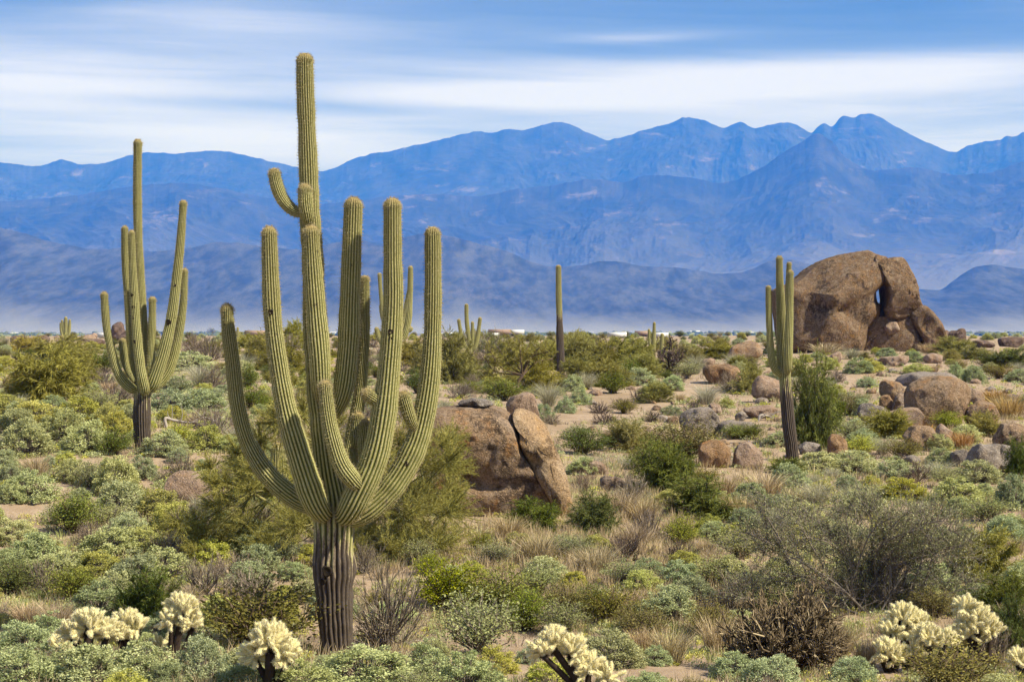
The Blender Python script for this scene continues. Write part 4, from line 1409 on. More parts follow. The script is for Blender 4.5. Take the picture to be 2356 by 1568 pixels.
def tuft(rg, n=420, w=0.0045, lean=0.55, base=0.16, h0=0.45):
    """bunch of grass"""
    fol = Bag()
    a = rg.uniform(0, 2 * math.pi, n)
    b = np.stack([np.cos(a), np.sin(a), 0 * a], 1) * (base * np.sqrt(rg.uniform(0, 1, n)))[:, None]
    h = rg.uniform(h0, 1.0, n)
    o = b / base * 0.30 * lean + rg.normal(0, 0.12 * lean, (n, 3))
    o[:, 2] = 0
    M = b + o * 0.4 + np.stack([0 * h, 0 * h, h * .6], 1)
    E = b + o * 1.3 + np.stack([0 * h, 0 * h, h], 1)
    ribbons(fol, b, M, E, w, rg, rg.uniform(0, 1, n))
    return fol, None


def wispy(rg):
    fol, st = tuft(rg, 520, 0.005, 1.5, 0.14, 0.4)
    f2, s2 = twiggy(rg, 26, 2, 3, 0.007)
    return fol, s2


def norm_bag(fol, st):
    """scale to unit width and height standing on z = 0"""
    V = np.concatenate(fol.V)
    lo, hi = np.percentile(V, 1.0, axis=0), np.percentile(V, 99.0, axis=0)
    wv = max(hi[0] - lo[0], hi[1] - lo[1])
    for bg_ in (fol, st):
        if bg_:
            bg_.V = [v / [wv, wv, hi[2]] for v in bg_.V]
    return fol, st


def merged(fol, st):
    b = Bag()
    for k, bg_ in enumerate((fol, st)):
        if bg_ is None or bg_.n == 0:
            continue
        Vc = np.concatenate(bg_.V)
        q = np.concatenate(bg_.Q) if bg_.Q else None
        t = np.concatenate(bg_.T) if bg_.T else None
        lv = np.zeros(bg_.n)
        for off, v in bg_.A.get('lv', []):
            lv[off:off + len(v)] = v
        b.add(Vc, quads=q, tris=t, m=k, lv=lv)
    return b


# kind: (maker, number of shapes, name, everyday word)
def _mk(f, **kw):
    return lambda rg: f(rg, **kw)


FORMS = {
    'brittle': (_mk(brittlebush), 7),
    'leafy': (_mk(leafy), 6),
    'loose': (_mk(leafy, nst=70, per=56, size=0.036, up=0.6, start=0.25, arch=.3, inner=0.1), 4),
    'feather': (_mk(feathery), 6),
    'twig': (_mk(twiggy), 5),
    'grass': (_mk(tuft), 6),
    'wisp': (_mk(wispy), 4),
}
KINDS = {     # look -> (form, leaf, wood, object name, category, tone word, noun)
    'silver': ('brittle', 'silver', 'grey', 'brittlebush', 'brittlebush', 'pale silvery', 'brittlebush'),
    'bluish': ('brittle', 'bluish', 'grey', 'bluish_brittlebush', 'shrub', 'blue-green domed', 'shrub'),  # brittlebush dome and leaf in a bluish tone
    'golden': ('brittle', 'golden', 'grey', 'golden_brittlebush', 'shrub', 'yellow-tinged domed', 'shrub'),  # brittlebush dome and leaf in a yellower tone
    'sage': ('loose', 'sage', 'grey', 'sage_shrub', 'shrub', 'grey-green', 'shrub'),
    'green': ('leafy', 'green', 'brown', 'green_shrub', 'shrub', 'dark green', 'shrub'),
    'bright': ('leafy', 'bright', 'brown', 'green_shrub', 'shrub', 'fresh green', 'shrub'),
    'lime': ('leafy', 'lime', 'brown', 'lime_shrub', 'shrub', 'lime-yellow', 'shrub'),
    'olive': ('loose', 'olive', 'brown', 'olive_shrub', 'shrub', 'olive', 'shrub'),
    'palo': ('feather', 'palo', 'green', 'feathery_bush', 'bush', 'yellow-olive feathery', 'bush'),
    'fgreen': ('feather', 'green', 'brown', 'feathery_bush', 'bush', 'dark green feathery', 'bush'),
    'yellow': ('feather', 'yellow', 'brown', 'feathery_bush', 'bush', 'mustard feathery', 'bush'),
    'dry': ('twig', 'dry', 'grey', 'dry_shrub', 'shrub', 'leafless grey-brown', 'shrub'),
    'dark': ('twig', 'dark', 'brown', 'dry_shrub', 'shrub', 'leafless dark', 'shrub'),
    'straw': ('grass', 'straw', 'grey', 'grass_clump', 'grass clump', 'straw-coloured', 'grass clump'),
    'rust': ('grass', 'rust', 'grey', 'grass_clump', 'grass clump', 'rusty', 'grass clump'),
    'wisp': ('wisp', 'wisp', 'grey', 'wispy_shrub', 'shrub', 'wispy pale grey', 'shrub'),
}
_forms = {}
for fi, (fk, (mk, nv)) in enumerate(FORMS.items()):
    _forms[fk] = [norm_bag(*mk(np.random.default_rng(1000 + fi * 50 + v))) for v in range(nv)]
_cache = {}


def plant_meshes(kind, v):
    form, lf, wd = KINDS[kind][:3]
    v = v % len(_forms[form])
    key = (form, lf, v)
    if key not in _cache:
        fol, st = _forms[form][v]
        whole = merged(fol, st).mesh(KINDS[kind][3], [LM[lf], WOOD[wd]], smooth=False)
        f = fol.mesh('foliage', [LM[lf]], smooth=False)
        s = st.mesh('stems', [WOOD[wd]], smooth=False) if st is not None and st.n else None
        _cache[key] = (whole, f, s)
    return _cache[key]


PLANTS = []          # (object, kind, photo x, photo base row, width px, height px, own label or None)
_pr = random.Random(5)


def plant(kind, px, py, wpx, hpx, label=None, v=None):
    loc, ppm = at(px, py)
    v = _pr.randrange(100) if v is None else v
    whole, f, s = plant_meshes(kind, v)
    nm = KINDS[kind][3]
    sx = wpx / ppm * _pr.uniform(0.95, 1.05)
    sz = hpx / ppm * _pr.uniform(0.97, 1.06)
    if wpx > 85 and s is not None:                 # large enough in the picture to show stems and leaves apart
        o = link(nm, None, None, loc)
        link('foliage', f, o)
        link('stems', s, o)
    else:
        o = link(nm, whole, None, loc)
    o.location.z -= 0.02 * sz
    o.scale = (sx, sx, sz)
    o.rotation_euler = (0, 0, _pr.uniform(0, 6.28))
    PLANTS.append([o, kind, px, py, wpx, hpx, label])
    return o


# ------------------------------------------------------------------ the plants one can point out in the photograph
KEY = [
    # kind, column, base row, width, height, label
    # --- under and round the big saguaro
    ('bright', 1150, 1420, 200, 110, 'bright green bush spilling right of the big saguaro trunk'),
    ('bright', 1020, 1400, 170, 110, None), ('bright', 1210, 1450, 110, 90, None),
    ('olive', 590, 1500, 280, 160, 'broad olive bush just left of the big saguaro trunk'),
    ('dry', 890, 1490, 230, 200, 'tall leafless brown thicket touching the right side of the big trunk'),
    ('sage', 1105, 1500, 200, 130, 'grey-green twiggy shrub below the bright green bush'),
    ('silver', 840, 1580, 220, 95, 'silvery brittlebush mound at the foot of the big saguaro'),
    ('bluish', 985, 1560, 120, 85, None), ('bluish', 1070, 1600, 170, 95, None), ('golden', 1140, 1545, 120, 60, 'brownish yellow cushion bush at the edge of the bare sand'),
    ('bluish', 465, 1575, 130, 105, 'rounded pale green bush under the tallest cholla'), ('bluish', 45, 1600, 190, 110, None), ('silver', 200, 1590, 200, 110, None),
    ('silver', 330, 1580, 190, 100, None), ('bluish', 60, 1515, 150, 85, None), ('bluish', 120, 1480, 120, 70, None), ('dark', 120, 1580, 90, 50, None),
    ('bluish', 560, 1590, 120, 70, None), ('silver', 690, 1600, 150, 80, None), ('bluish', 385, 1590, 100, 70, None),
    ('bright', 165, 1225, 130, 90, 'fresh green bush amid the pale slope on the left'),
    ('fgreen', 340, 1440, 160, 120, None), ('green', 30, 1370, 120, 80, None), ('bright', 170, 1385, 130, 80, None),
    ('dry', 100, 1360, 110, 70, None), ('dry', 210, 1260, 100, 60, None), ('dry', 470, 1370, 150, 85, 'purple-grey leafless shrub in front of the palo verde'),
    ('dry', 390, 1290, 110, 70, None), ('dry', 540, 1330, 120, 60, None), ('straw', 130, 1440, 110, 60, None), ('straw', 430, 1400, 100, 60, None), ('straw', 60, 1430, 90, 50, None),
    ('bluish', 80, 1295, 140, 70, None), ('silver', 250, 1290, 150, 75, None), ('silver', 130, 1330, 140, 60, None), ('bluish', 310, 1345, 150, 75, None), ('golden', 330, 1275, 120, 60, None),
    ('silver', 370, 1330, 150, 70, None), ('golden', 230, 1330, 120, 60, None), ('bluish', 230, 1420, 140, 80, None), ('bluish', 20, 1330, 110, 70, None), ('silver', 270, 1385, 130, 70, None),
    ('silver', 30, 1250, 110, 55, None), ('wisp', 130, 1205, 80, 55, None), ('golden', 400, 1225, 110, 70, None), ('dry', 440, 1235, 110, 75, None), ('wisp', 460, 1190, 80, 60, None),
    ('silver', 280, 1180, 130, 70, None), ('sage', 250, 1210, 110, 55, None), ('golden', 370, 1185, 110, 60, None),
    # --- left middle slope
    ('silver', 60, 1050, 130, 90, None), ('golden', 90, 985, 150, 60, None), ('bluish', 125, 960, 80, 50, None), ('silver', 30, 1005, 120, 60, None), ('golden', 20, 960, 110, 50, None), ('bluish', 40, 965, 70, 40, None),
    ('golden', 190, 975, 120, 60, None), ('silver', 200, 1040, 130, 80, None), ('green', 262, 1045, 90, 60, None), ('golden', 265, 1000, 90, 60, None), ('silver', 145, 1010, 110, 65, None),
    ('golden', 245, 985, 70, 60, None), ('silver', 380, 1045, 110, 55, None), ('golden', 470, 1035, 110, 60, None), ('lime', 410, 1020, 90, 45, 'lime-yellow bush right of the candelabra saguaro trunk'),
    ('dry', 500, 1000, 110, 60, None), ('dry', 465, 985, 90, 45, None), ('bluish', 330, 1100, 62, 52, None), ('silver', 165, 1105, 80, 48, None), ('silver', 270, 1135, 110, 80, None),
    ('sage', 210, 1120, 70, 60, None), ('golden', 262, 1110, 80, 50, None), ('dry', 415, 1100, 80, 60, None), ('bluish', 468, 1080, 36, 25, None), ('silver', 70, 1150, 120, 65, None), ('bluish', 20, 1110, 70, 40, None),
    ('silver', 25, 1155, 70, 50, None), ('bluish', 112, 1075, 36, 26, None), ('dry', 375, 1108, 40, 28, None), ('bluish', 410, 1062, 50, 30, None), ('golden', 150, 1070, 60, 30, None),
    ('palo', 120, 925, 180, 120, 'large olive feathery bush left of the candelabra saguaro'), ('palo', 60, 920, 110, 70, None), ('palo', 170, 880, 110, 80, None), ('palo', 150, 835, 130, 60, None),
    ('green', 235, 858, 80, 50, None), ('yellow', 62, 810, 80, 35, 'mustard yellow bush under the skyline rocks on the left'), ('green', 70, 830, 60, 26, None), ('dry', 235, 885, 60, 40, None),
    ('bluish', 400, 905, 90, 40, None), ('bluish', 390, 945, 110, 50, None), ('bluish', 470, 945, 110, 50, None), ('wisp', 460, 890, 100, 55, None), ('dry', 490, 890, 80, 50, None), ('silver', 545, 880, 80, 50, None),
    ('silver', 430, 850, 120, 40, None), ('wisp', 560, 850, 90, 40, None), ('green', 580, 945, 70, 55, None), ('green', 570, 895, 60, 60, None), ('dry', 270, 935, 110, 60, None), ('sage', 215, 945, 110, 50, None),
    ('dry', 480, 830, 90, 60, 'dark leafless bush on the skyline right of the candelabra saguaro'), ('dry', 445, 815, 70, 50, None), ('palo', 600, 830, 90, 60, None), ('palo', 675, 800, 70, 62, None), ('palo', 650, 850, 120, 60, None),
    ('palo', 570, 800, 70, 30, None), ('dry', 665, 810, 60, 40, None), ('golden', 210, 800, 40, 16, None),
    # --- middle distance
    ('palo', 940, 840, 90, 60, None), ('palo', 1035, 880, 110, 110, 'tall yellow-olive bush beside the small forked saguaro'), ('palo', 975, 860, 70, 60, None), ('dry', 1120, 835, 100, 70, None), ('palo', 1080, 850, 60, 40, None),
    ('palo', 1240, 895, 100, 65, None), ('palo', 1330, 850, 110, 80, None), ('palo', 1260, 850, 90, 60, None), ('palo', 1440, 850, 120, 70, 'big round olive bush on the brushy skyline'), ('palo', 1340, 880, 90, 60, None),
    ('palo', 1390, 850, 70, 60, None), ('fgreen', 1385, 835, 50, 35, None), ('palo', 1400, 890, 110, 60, None), ('palo', 1320, 820, 90, 55, None), ('palo', 1180, 840, 90, 55, None), ('palo', 1480, 870, 90, 60, None),
    ('palo', 1580, 835, 80, 40, None), ('palo', 1650, 825, 90, 36, None), ('palo', 1700, 850, 50, 30, None), ('bright', 1155, 920, 110, 45, None), ('golden', 1140, 900, 80, 36, None), ('bluish', 1110, 895, 40, 20, None), ('dry', 1060, 915, 80, 36, None),
    ('bright', 1080, 905, 60, 30, None), ('green', 960, 905, 60, 60, None), ('green', 1065, 870, 60, 30, None), ('dry', 1090, 905, 60, 24, None), ('green', 1450, 880, 60, 50, None), ('green', 1410, 905, 70, 50, None),
    ('wisp', 1262, 935, 90, 60, 'wispy pale shrub above the split boulder'), ('bluish', 1335, 930, 52, 36, None), ('bluish', 1248, 970, 60, 40, None), ('bluish', 1300, 950, 52, 38, None), ('dry', 1270, 975, 60, 24, None),
    ('bluish', 1475, 885, 66, 40, None), ('bluish', 1545, 898, 56, 34, None), ('silver', 1505, 905, 70, 30, None), ('sage', 1410, 880, 60, 44, None), ('wisp', 1350, 895, 70, 45, None), ('bluish', 1320, 900, 50, 36, None),
    ('palo', 1510, 925, 70, 46, None), ('dark', 1380, 950, 60, 28, None), ('dark', 1430, 940, 60, 24, None), ('dark', 1390, 975, 70, 30, None), ('dark', 1470, 925, 50, 32, None), ('dark', 1500, 970, 50, 28, None),
    ('bluish', 1545, 955, 50, 22, None), ('dark', 1600, 955, 60, 32, None), ('wisp', 1625, 930, 90, 52, None), ('wisp', 1600, 860, 70, 50, None), ('sage', 1580, 870, 60, 40, None), ('dry', 1560, 890, 50, 34, None),
    ('palo', 1725, 905, 90, 50, None), ('wisp', 1690, 845, 60, 36, None), ('silver', 1700, 860, 50, 30, None), ('dry', 1675, 900, 70, 46, None), ('sage', 1640, 880, 60, 40, None), ('bluish', 1660, 820, 40, 18, None),
    # --- the hollow right of the split boulder
    ('palo', 1440, 1040, 110, 75, 'yellow-green fan-shaped bush in the hollow beyond the split boulder'), ('green', 1340, 1045, 110, 60, None), ('fgreen', 1535, 1130, 140, 110, 'dark green bushes clustered below the grey boulder, lower one'),
    ('olive', 1570, 1060, 160, 100, 'tall olive bush standing just below the smooth grey boulder'), ('green', 1500, 1120, 100, 110, None), ('fgreen', 1620, 1190, 170, 90, 'dense dark green bush in the tawny grass right of the split boulder'),
    ('fgreen', 1370, 1225, 120, 90, None), ('fgreen', 1222, 1220, 120, 70, 'dark green bush growing against the foot of the split boulder'), ('bright', 1565, 1255, 84, 70, None), ('dark', 1440, 1290, 110, 60, None),
    ('dark', 1560, 1290, 90, 45, None), ('straw', 1430, 1190, 110, 70, None), ('straw', 1480, 1200, 100, 60, None), ('straw', 1370, 1315, 130, 70, None), ('straw', 1240, 1290, 120, 70, None), ('straw', 1460, 1260, 110, 60, None),
    ('dry', 1450, 1160, 110, 70, None), ('dry', 1490, 1240, 110, 70, None), ('straw', 1170, 1240, 100, 60, None), ('wisp', 1360, 1085, 90, 44, None), ('silver', 1340, 1090, 70, 40, None), ('wisp', 1450, 1080, 90, 40, None),
    ('sage', 1300, 1265, 90, 40, None), ('bluish', 1490, 1320, 80, 36, None), ('golden', 1580, 1310, 90, 40, None), ('straw', 1700, 1190, 110, 60, None), ('straw', 1660, 1150, 90, 60, None), ('straw', 1760, 1140, 120, 60, None),
    ('bright', 1900, 1012, 50, 30, None), ('green', 1730, 1010, 60, 36, None), ('bright', 1690, 1010, 60, 34, None),
    ('fgreen', 1870, 1030, 110, 200, 'tall dark feathery bush right behind the leaning saguaro trunk'), ('fgreen', 1905, 985, 80, 90, None),
    ('silver', 1880, 1085, 110, 46, None), ('silver', 1960, 1085, 110, 50, None), ('bluish', 2060, 1100, 100, 46, None), ('fgreen', 1810, 1090, 80, 36, None), ('dark', 2110, 1110, 72, 50, 'small black leafless bush below the rock pile'),
    ('olive', 1950, 955, 70, 50, None), ('bluish', 1980, 955, 60, 36, None), ('palo', 2040, 1005, 130, 62, 'yellow-green bush in the gap left of the sloping brown boulder'), ('sage', 1960, 1010, 90, 50, None), ('lime', 1980, 1045, 70, 44, None),
    ('palo', 2150, 980, 90, 50, None), ('lime', 2180, 985, 70, 40, None), ('palo', 2265, 1000, 80, 50, None), ('wisp', 2030, 1045, 80, 44, None), ('silver', 2160, 1035, 70, 36, None), ('olive', 2080, 1055, 90, 46, None),
    ('rust', 2130, 1010, 80, 36, None), ('rust', 2215, 1030, 70, 40, None), ('rust', 2320, 960, 110, 60, None), ('rust', 2290, 930, 80, 40, None), ('silver', 2220, 1015, 70, 40, None), ('wisp', 2310, 950, 70, 50, None),
    ('bluish', 1975, 858, 64, 36, 'round blue-green dome of a shrub before the elephant-shaped rock'), ('golden', 2000, 855, 60, 32, None), ('bluish', 2040, 822, 50, 22, None), ('bluish', 2105, 832, 50, 24, None), ('golden', 1910, 850, 50, 28, None),
    ('bluish', 1995, 890, 50, 24, None), ('bluish', 2200, 870, 44, 34, None), ('golden', 2110, 860, 70, 24, None), ('palo', 2190, 815, 90, 40, None), ('palo', 2240, 825, 80, 30, None), ('wisp', 1960, 825, 60, 30, None), ('green', 1880, 810, 60, 26, None),
    ('straw', 1900, 815, 90, 30, None), ('straw', 1960, 805, 90, 26, None), ('straw', 2060, 806, 90, 26, None), ('straw', 2140, 812, 70, 26, None), ('bright', 2075, 803, 60, 24, None), ('green', 2015, 805, 50, 20, None),
    ('fgreen', 2325, 845, 90, 40, None), ('olive', 2300, 870, 80, 36, None), ('bluish', 2240, 880, 60, 36, None), ('green', 2275, 845, 70, 36, None), ('bluish', 2340, 880, 60, 30, None), ('bluish', 2120, 940, 44, 30, None),
    # --- right foreground
    ('bluish', 1540, 1430, 130, 78, 'rounded blue-green bush in the open right of the bright green bush'), ('olive', 1400, 1430, 130, 80, None), ('olive', 1300, 1420, 130, 80, None), ('olive', 1480, 1460, 140, 70, None),
    ('green', 1370, 1410, 100, 66, None), ('sage', 1240, 1360, 110, 60, None), ('sage', 1290, 1460, 120, 80, None), ('olive', 1640, 1460, 110, 80, None), ('straw', 1650, 1500, 110, 90, None), ('straw', 1540, 1520, 130, 80, None),
    ('straw', 1480, 1500, 100, 60, None), ('silver', 1405, 1530, 150, 80, 'pale silvery bush behind the leaning fuzzy cholla'), ('bluish', 1510, 1530, 70, 46, None), ('bluish', 1210, 1525, 60, 40, None), ('golden', 1450, 1520, 60, 46, None),
    ('bluish', 1690, 1560, 110, 60, None), ('bluish', 1770, 1590, 140, 80, None), ('bluish', 1960, 1570, 110, 60, None), ('bluish', 1480, 1600, 110, 55, None), ('olive', 1590, 1590, 60, 30, None),
    ('olive', 2190, 1600, 230, 120, 'low olive-brown bush below the cholla thicket'), ('dry', 2280, 1530, 130, 100, None), ('fgreen', 2330, 1500, 110, 120, None), ('olive', 2150, 1420, 110, 70, None), ('fgreen', 2300, 1420, 130, 90, None),
    ('palo', 2270, 1330, 150, 110, 'soft yellow-green bush right of the grey twiggy tree'), ('bluish', 2310, 1250, 110, 60, None), ('silver', 2200, 1160, 120, 60, None), ('bluish', 2330, 1170, 90, 80, None), ('sage', 2270, 1200, 110, 60, None),
    ('straw', 1930, 1500, 120, 80, None), ('straw', 2330, 1470, 90, 90, None), ('dry', 2050, 1480, 90, 60, None), ('straw', 1990, 1530, 90, 70, None), ('silver', 1830, 1210, 130, 60, None), ('bluish', 1790, 1190, 110, 50, None),
    ('wisp', 1780, 1230, 130, 70, None), ('wisp', 1880, 1160, 120, 60, None), ('sage', 1700, 1280, 120, 60, None), ('golden', 1690, 1250, 90, 46, None), ('silver', 1980, 1190, 130, 60, None), ('golden', 2080, 1150, 110, 50, None),
    ('sage', 1640, 1340, 120, 60, None), ('wisp', 2160, 1100, 110, 46, None), ('silver', 2250, 1110, 110, 50, None), ('dry', 1690, 1400, 120, 100, None),
    ('silver', 1680, 1340, 110, 60, None), ('bluish', 1640, 1240, 70, 40, None), ('fgreen', 2345, 1100, 70, 90, None),
]
for (kd, px, py, w_, h_, lab) in KEY:
    plant(kd, px, py, w_, h_, lab)


# ------------------------------------------------------------------ palo verde behind the big saguaro
def limb(bag, pts, r0, r1, sides=7, m=0):
    P = catmull(pts, max(6, len(pts) * 5))
    T, N, B = frames(P)
    r = np.linspace(r0, r1, len(P))
    a = np.arange(sides) / sides * 2 * math.pi
    V = P[:, None] + r[:, None, None] * (np.cos(a)[None, :, None] * N[:, None] + np.sin(a)[None, :, None] * B[:, None])
    bag.add(V.reshape(-1, 3), quads=grid_quads(sides, len(P), wrap=True), m=m)
    return P


def tree_shape(rg, ncl, lim, per_tw, nd_len, wid, spread, lean=(0, 0)):
    """limbs from one foot reaching to every spray of the crown; sizes in metres"""
    tr, cr = Bag(), Bag()
    return tr, cr


def build_palo_verde():
    rg = np.random.default_rng(77)
    loc, ppm = at(760, 1300)
    loc = Vector((loc.x, loc.y + 1.2, loc.z))
    ppm = F / loc.y
    root = link('palo_verde_tree', None, None, loc)
    tag(root, 'broad feathery olive-green palo verde spreading behind the big saguaro trunk', 'tree')
    tr, cr = Bag(), Bag()
    # sprays of the crown: photo column, row, radius in pixels
    sprays = []
    for (px, py, r) in ((480, 1230, 60), (520, 1170, 60), (560, 1110, 60), (600, 1030, 60), (640, 970, 50), (690, 960, 55), (640, 1120, 70), (560, 1230, 75), (620, 1250, 75), (690, 1230, 70),
                        (700, 1090, 70), (840, 1230, 70), (900, 1250, 80), (960, 1240, 85), (1010, 1200, 75), (1030, 1130, 50), (1030, 1070, 60), (980, 1080, 65), (960, 1130, 70), (930, 1180, 75), (900, 1110, 60),
                        (870, 1020, 50), (950, 1020, 50), (1000, 1270, 70), (880, 1300, 60), (520, 1280, 60), (600, 1310, 60), (470, 1270, 50), (760, 1000, 60), (800, 1250, 60), (660, 1300, 55), (930, 1310, 60), (1020, 1020, 45), (570, 1060, 50), (500, 1100, 40), (450, 1200, 40), (700, 1200, 70), (850, 1150, 70)):
        for k in range(3):
            dd = rg.uniform(-1.2, 1.5)
            p = pt(px + rg.normal(0, 14), py + rg.normal(0, 12), loc.y + dd) - np.array(loc)
            p[2] = max(p[2], 0.25)
            sprays.append((p, r / ppm * rg.uniform(0.8, 1.15)))
    tops = np.array([s[0] for s in sprays])
    # main limbs
    ang = np.arctan2(tops[:, 2], tops[:, 0])
    heads = []
    for k in range(9):
        tip = np.array([(-2.1 + 4.4 * k / 8) * 0.75, rg.uniform(-.5, .6), 0.9 + 0.9 * rg.uniform(0.4, 1) * (1 - abs(k - 4) / 7)])
        mid = tip * [0.45, 0.5, 0.55] + rg.normal(0, .1, 3)
        P = limb(tr, [np.array([rg.normal(0, .12), rg.normal(0, .1), -0.1]), mid, tip], 0.07, 0.028)
        heads += [P[int(len(P) * f)] for f in (0.5, 0.7, 0.85, 0.99)]
    heads = np.array(heads)
    for p, r in sprays:
        h = heads[np.argmin(np.linalg.norm(heads - p, axis=1) + 0.3 * np.maximum(heads[:, 2] - p[2], 0))]
        limb(tr, [h, (h + p) / 2 + rg.normal(0, .1, 3), p], 0.022, 0.008, 4)
        n = 30
        d = unit(unit(p - [0, 0, -0.3]) * 0.9 + rg.normal(0, 0.8, (n, 3)))
        e = p + d * (r * rg.uniform(0.5, 1.15, n))[:, None]
        sticks(cr, np.repeat(p[None], n, 0), e, 0.005, 0.002, m=1)
        j = np.repeat(np.arange(n), 60)
        t = rg.uniform(0.1, 1.08, len(j))[:, None]
        q = p + (e - p)[j] * t
        d3 = unit(d[j] + rg.normal(0, 0.5, (len(j), 3)) + [0, 0, -0.05])
        L = rg.uniform(0.04, 0.13, len(j))[:, None]
        ribbons(cr, q, q + d3 * L * .55, q + d3 * L + [0, 0, -0.008], 0.0032, rg,
                np.clip(0.5 * rg.uniform(0, 1) + 0.5 * rg.uniform(0, 1, len(j)), 0, 1))
    link('trunk', tr.mesh('trunk', [WOOD['green']]), root)
    link('crown', cr.mesh('crown', [LM['palo'], WOOD['green']], smooth=False), root)


build_palo_verde()


def build_twiggy_tree():
    rg = np.random.default_rng(99)
    loc, ppm = at(1975, 1405)
    root = link('thorny_tree', None, None, loc)
    tag(root, 'sprawling half-bare thorny tree of arching grey branches in the right foreground', 'tree')
    tr, cr = Bag(), Bag()
    tips = []
    for k in range(44):
        a = rg.uniform(0, math.pi)
        rr = rg.uniform(0.75, 1.05)
        tip = np.array([math.cos(a) * 2.05 * rr, rg.uniform(-1.0, 1.3), 0.25 + math.sin(a) * 1.65 * rr])
        b = np.array([rg.normal(0.2, .35), rg.normal(0, .2), -.05])
        mid = b + (tip - b) * [0.45, 0.5, 0.72] + rg.normal(0, .14, 3)
        end = tip + np.array([0.25 * np.sign(tip[0]), 0, -0.22]) * rg.uniform(0, 1)
        P = limb(tr, [b, mid, tip, end], rg.uniform(0.012, 0.028), 0.004, 5)
        tips.append(P)
    for (x0, z0, x1, z1, x2, z2) in ((-1.0, .3, -1.35, 1.2, -1.75, 1.85), (-1.2, .8, -1.4, 1.1, -1.95, 1.35), (1.0, .3, 1.35, 1.35, 1.75, 1.2), (-1.35, 1.1, -1.6, 1.5, -1.62, 1.95)):
        tips.append(limb(tr, [np.array([x0, -.3, z0]), np.array([x1, -.35, z1]), np.array([x2, -.4, z2])], 0.03, 0.008, 5))
    allP = np.concatenate(tips)
    allP = allP[allP[:, 2] > 0.15]
    n = 3800
    q = allP[rg.integers(0, len(allP), n)]
    d = unit(unit(q * [1, 1, 0.6]) * 0.6 + rg.normal(0, .6, (n, 3)) + [0, 0, .25])
    e = q + d * rg.uniform(0.12, 0.5, n)[:, None]
    e[:, 2] = np.maximum(e[:, 2], 0.03)
    sticks(tr, q, e, 0.0042, 0.0018)
    n2 = 15000
    i = rg.integers(0, n, n2)
    q2 = q[i] + (e - q)[i] * rg.uniform(.2, 1, n2)[:, None]
    d2 = unit(d[i] + rg.normal(0, .6, (n2, 3)))
    e2 = q2 + d2 * rg.uniform(.05, .2, n2)[:, None]
    ribbons(tr, q2, .5 * (q2 + e2), e2, 0.0026, rg, 0.5 * np.ones(n2))
    # a thin veil of small leaves on the windward part of the twigs
    n3 = 52000
    i = rg.integers(0, n2, n3)
    P = q2[i] + (e2 - q2)[i] * rg.uniform(0, 1.1, n3)[:, None]
    keep = (fbm(P * 1.6, 2, 4) + 0.3 * P[:, 2] - 0.05) > 0
    P, dd = P[keep], d2[i][keep]
    leaves(cr, P, dd, 0.036, 0.24, rg, rg.uniform(0, 1, len(P)))
    link('trunk', tr.mesh('trunk', [WOOD['grey']], smooth=False), root)
    link('crown', cr.mesh('crown', [LM['sage']], smooth=False), root)


build_twiggy_tree()


def build_mid_tree(px, py, wpx, hpx, label, seed, lf='palo', wd='brown', leafn=9000, trunk=True):
    """small open-crowned desert tree with a crooked dark trunk"""
    rg = np.random.default_rng(seed)
    loc, ppm = at(px, py)
    root = link('desert_tree', None, None, loc)
    tag(root, label, 'tree', None)
    tr, cr = Bag(), Bag()
    W, H = wpx / ppm, hpx / ppm
    ends = []
    fork = np.array([0.04 * W, 0, 0.30 * H])
    limb(tr, [np.array([0, 0, -.1]), np.array([-.02 * W, 0, .15 * H]), fork], 0.022 * W, 0.017 * W, 6)
    for k in range(9):
        a = math.pi * (0.08 + 0.84 * k / 8)
        tip = np.array([math.cos(a) * .42 * W, rg.uniform(-.3, .3) * W, H * (.45 + .48 * math.sin(a) * rg.uniform(.8, 1))])
        mid = fork + (tip - fork) * .5 + rg.normal(0, .05 * W, 3)
        P = limb(tr, [fork, mid, tip], 0.012 * W, 0.004 * W, 5)
        ends += list(P[len(P) // 3:])
    ends = np.array(ends)
    n = 260
    q = ends[rg.integers(0, len(ends), n)]
    d = unit(rg.normal(0, 1, (n, 3)) + [0, 0, .5])
    e = q + d * rg.uniform(.05, .16, n)[:, None] * W
    e[:, 2] = np.minimum(e[:, 2], H)
    sticks(tr, q, e, .003 * W, .001 * W)
    i = rg.integers(0, n, leafn)
    P = q[i] + (e - q)[i] * rg.uniform(.2, 1.1, leafn)[:, None]
    d3 = unit(d[i] + rg.normal(0, .6, (leafn, 3)))
    L = W * 0.045 * rg.uniform(.5, 1.2, leafn)[:, None]
    ribbons(cr, P, P + d3 * L * .5, P + d3 * L, 0.0022 * W, rg, np.clip(.5 * rg.uniform(0, 1, n)[i] + .5 * rg.uniform(0, 1, leafn), 0, 1))
    link('trunk', tr.mesh('trunk', [WOOD[wd]]), root)
    link('crown', cr.mesh('crown', [LM[lf]], smooth=False), root)
    return root


build_mid_tree(1195, 905, 190, 140, 'open-crowned desert tree with crooked dark trunk left of the lone armless saguaro', 5)
build_mid_tree(1120, 840, 110, 80, 'grey thin-leaved tree between the forked saguaro and the crooked desert tree', 6, 'sage', 'grey', 5000)
build_mid_tree(1395, 815, 80, 50, 'small sparse tree holding dark clumps on the brushy skyline', 8, 'olive', 'brown', 2500)


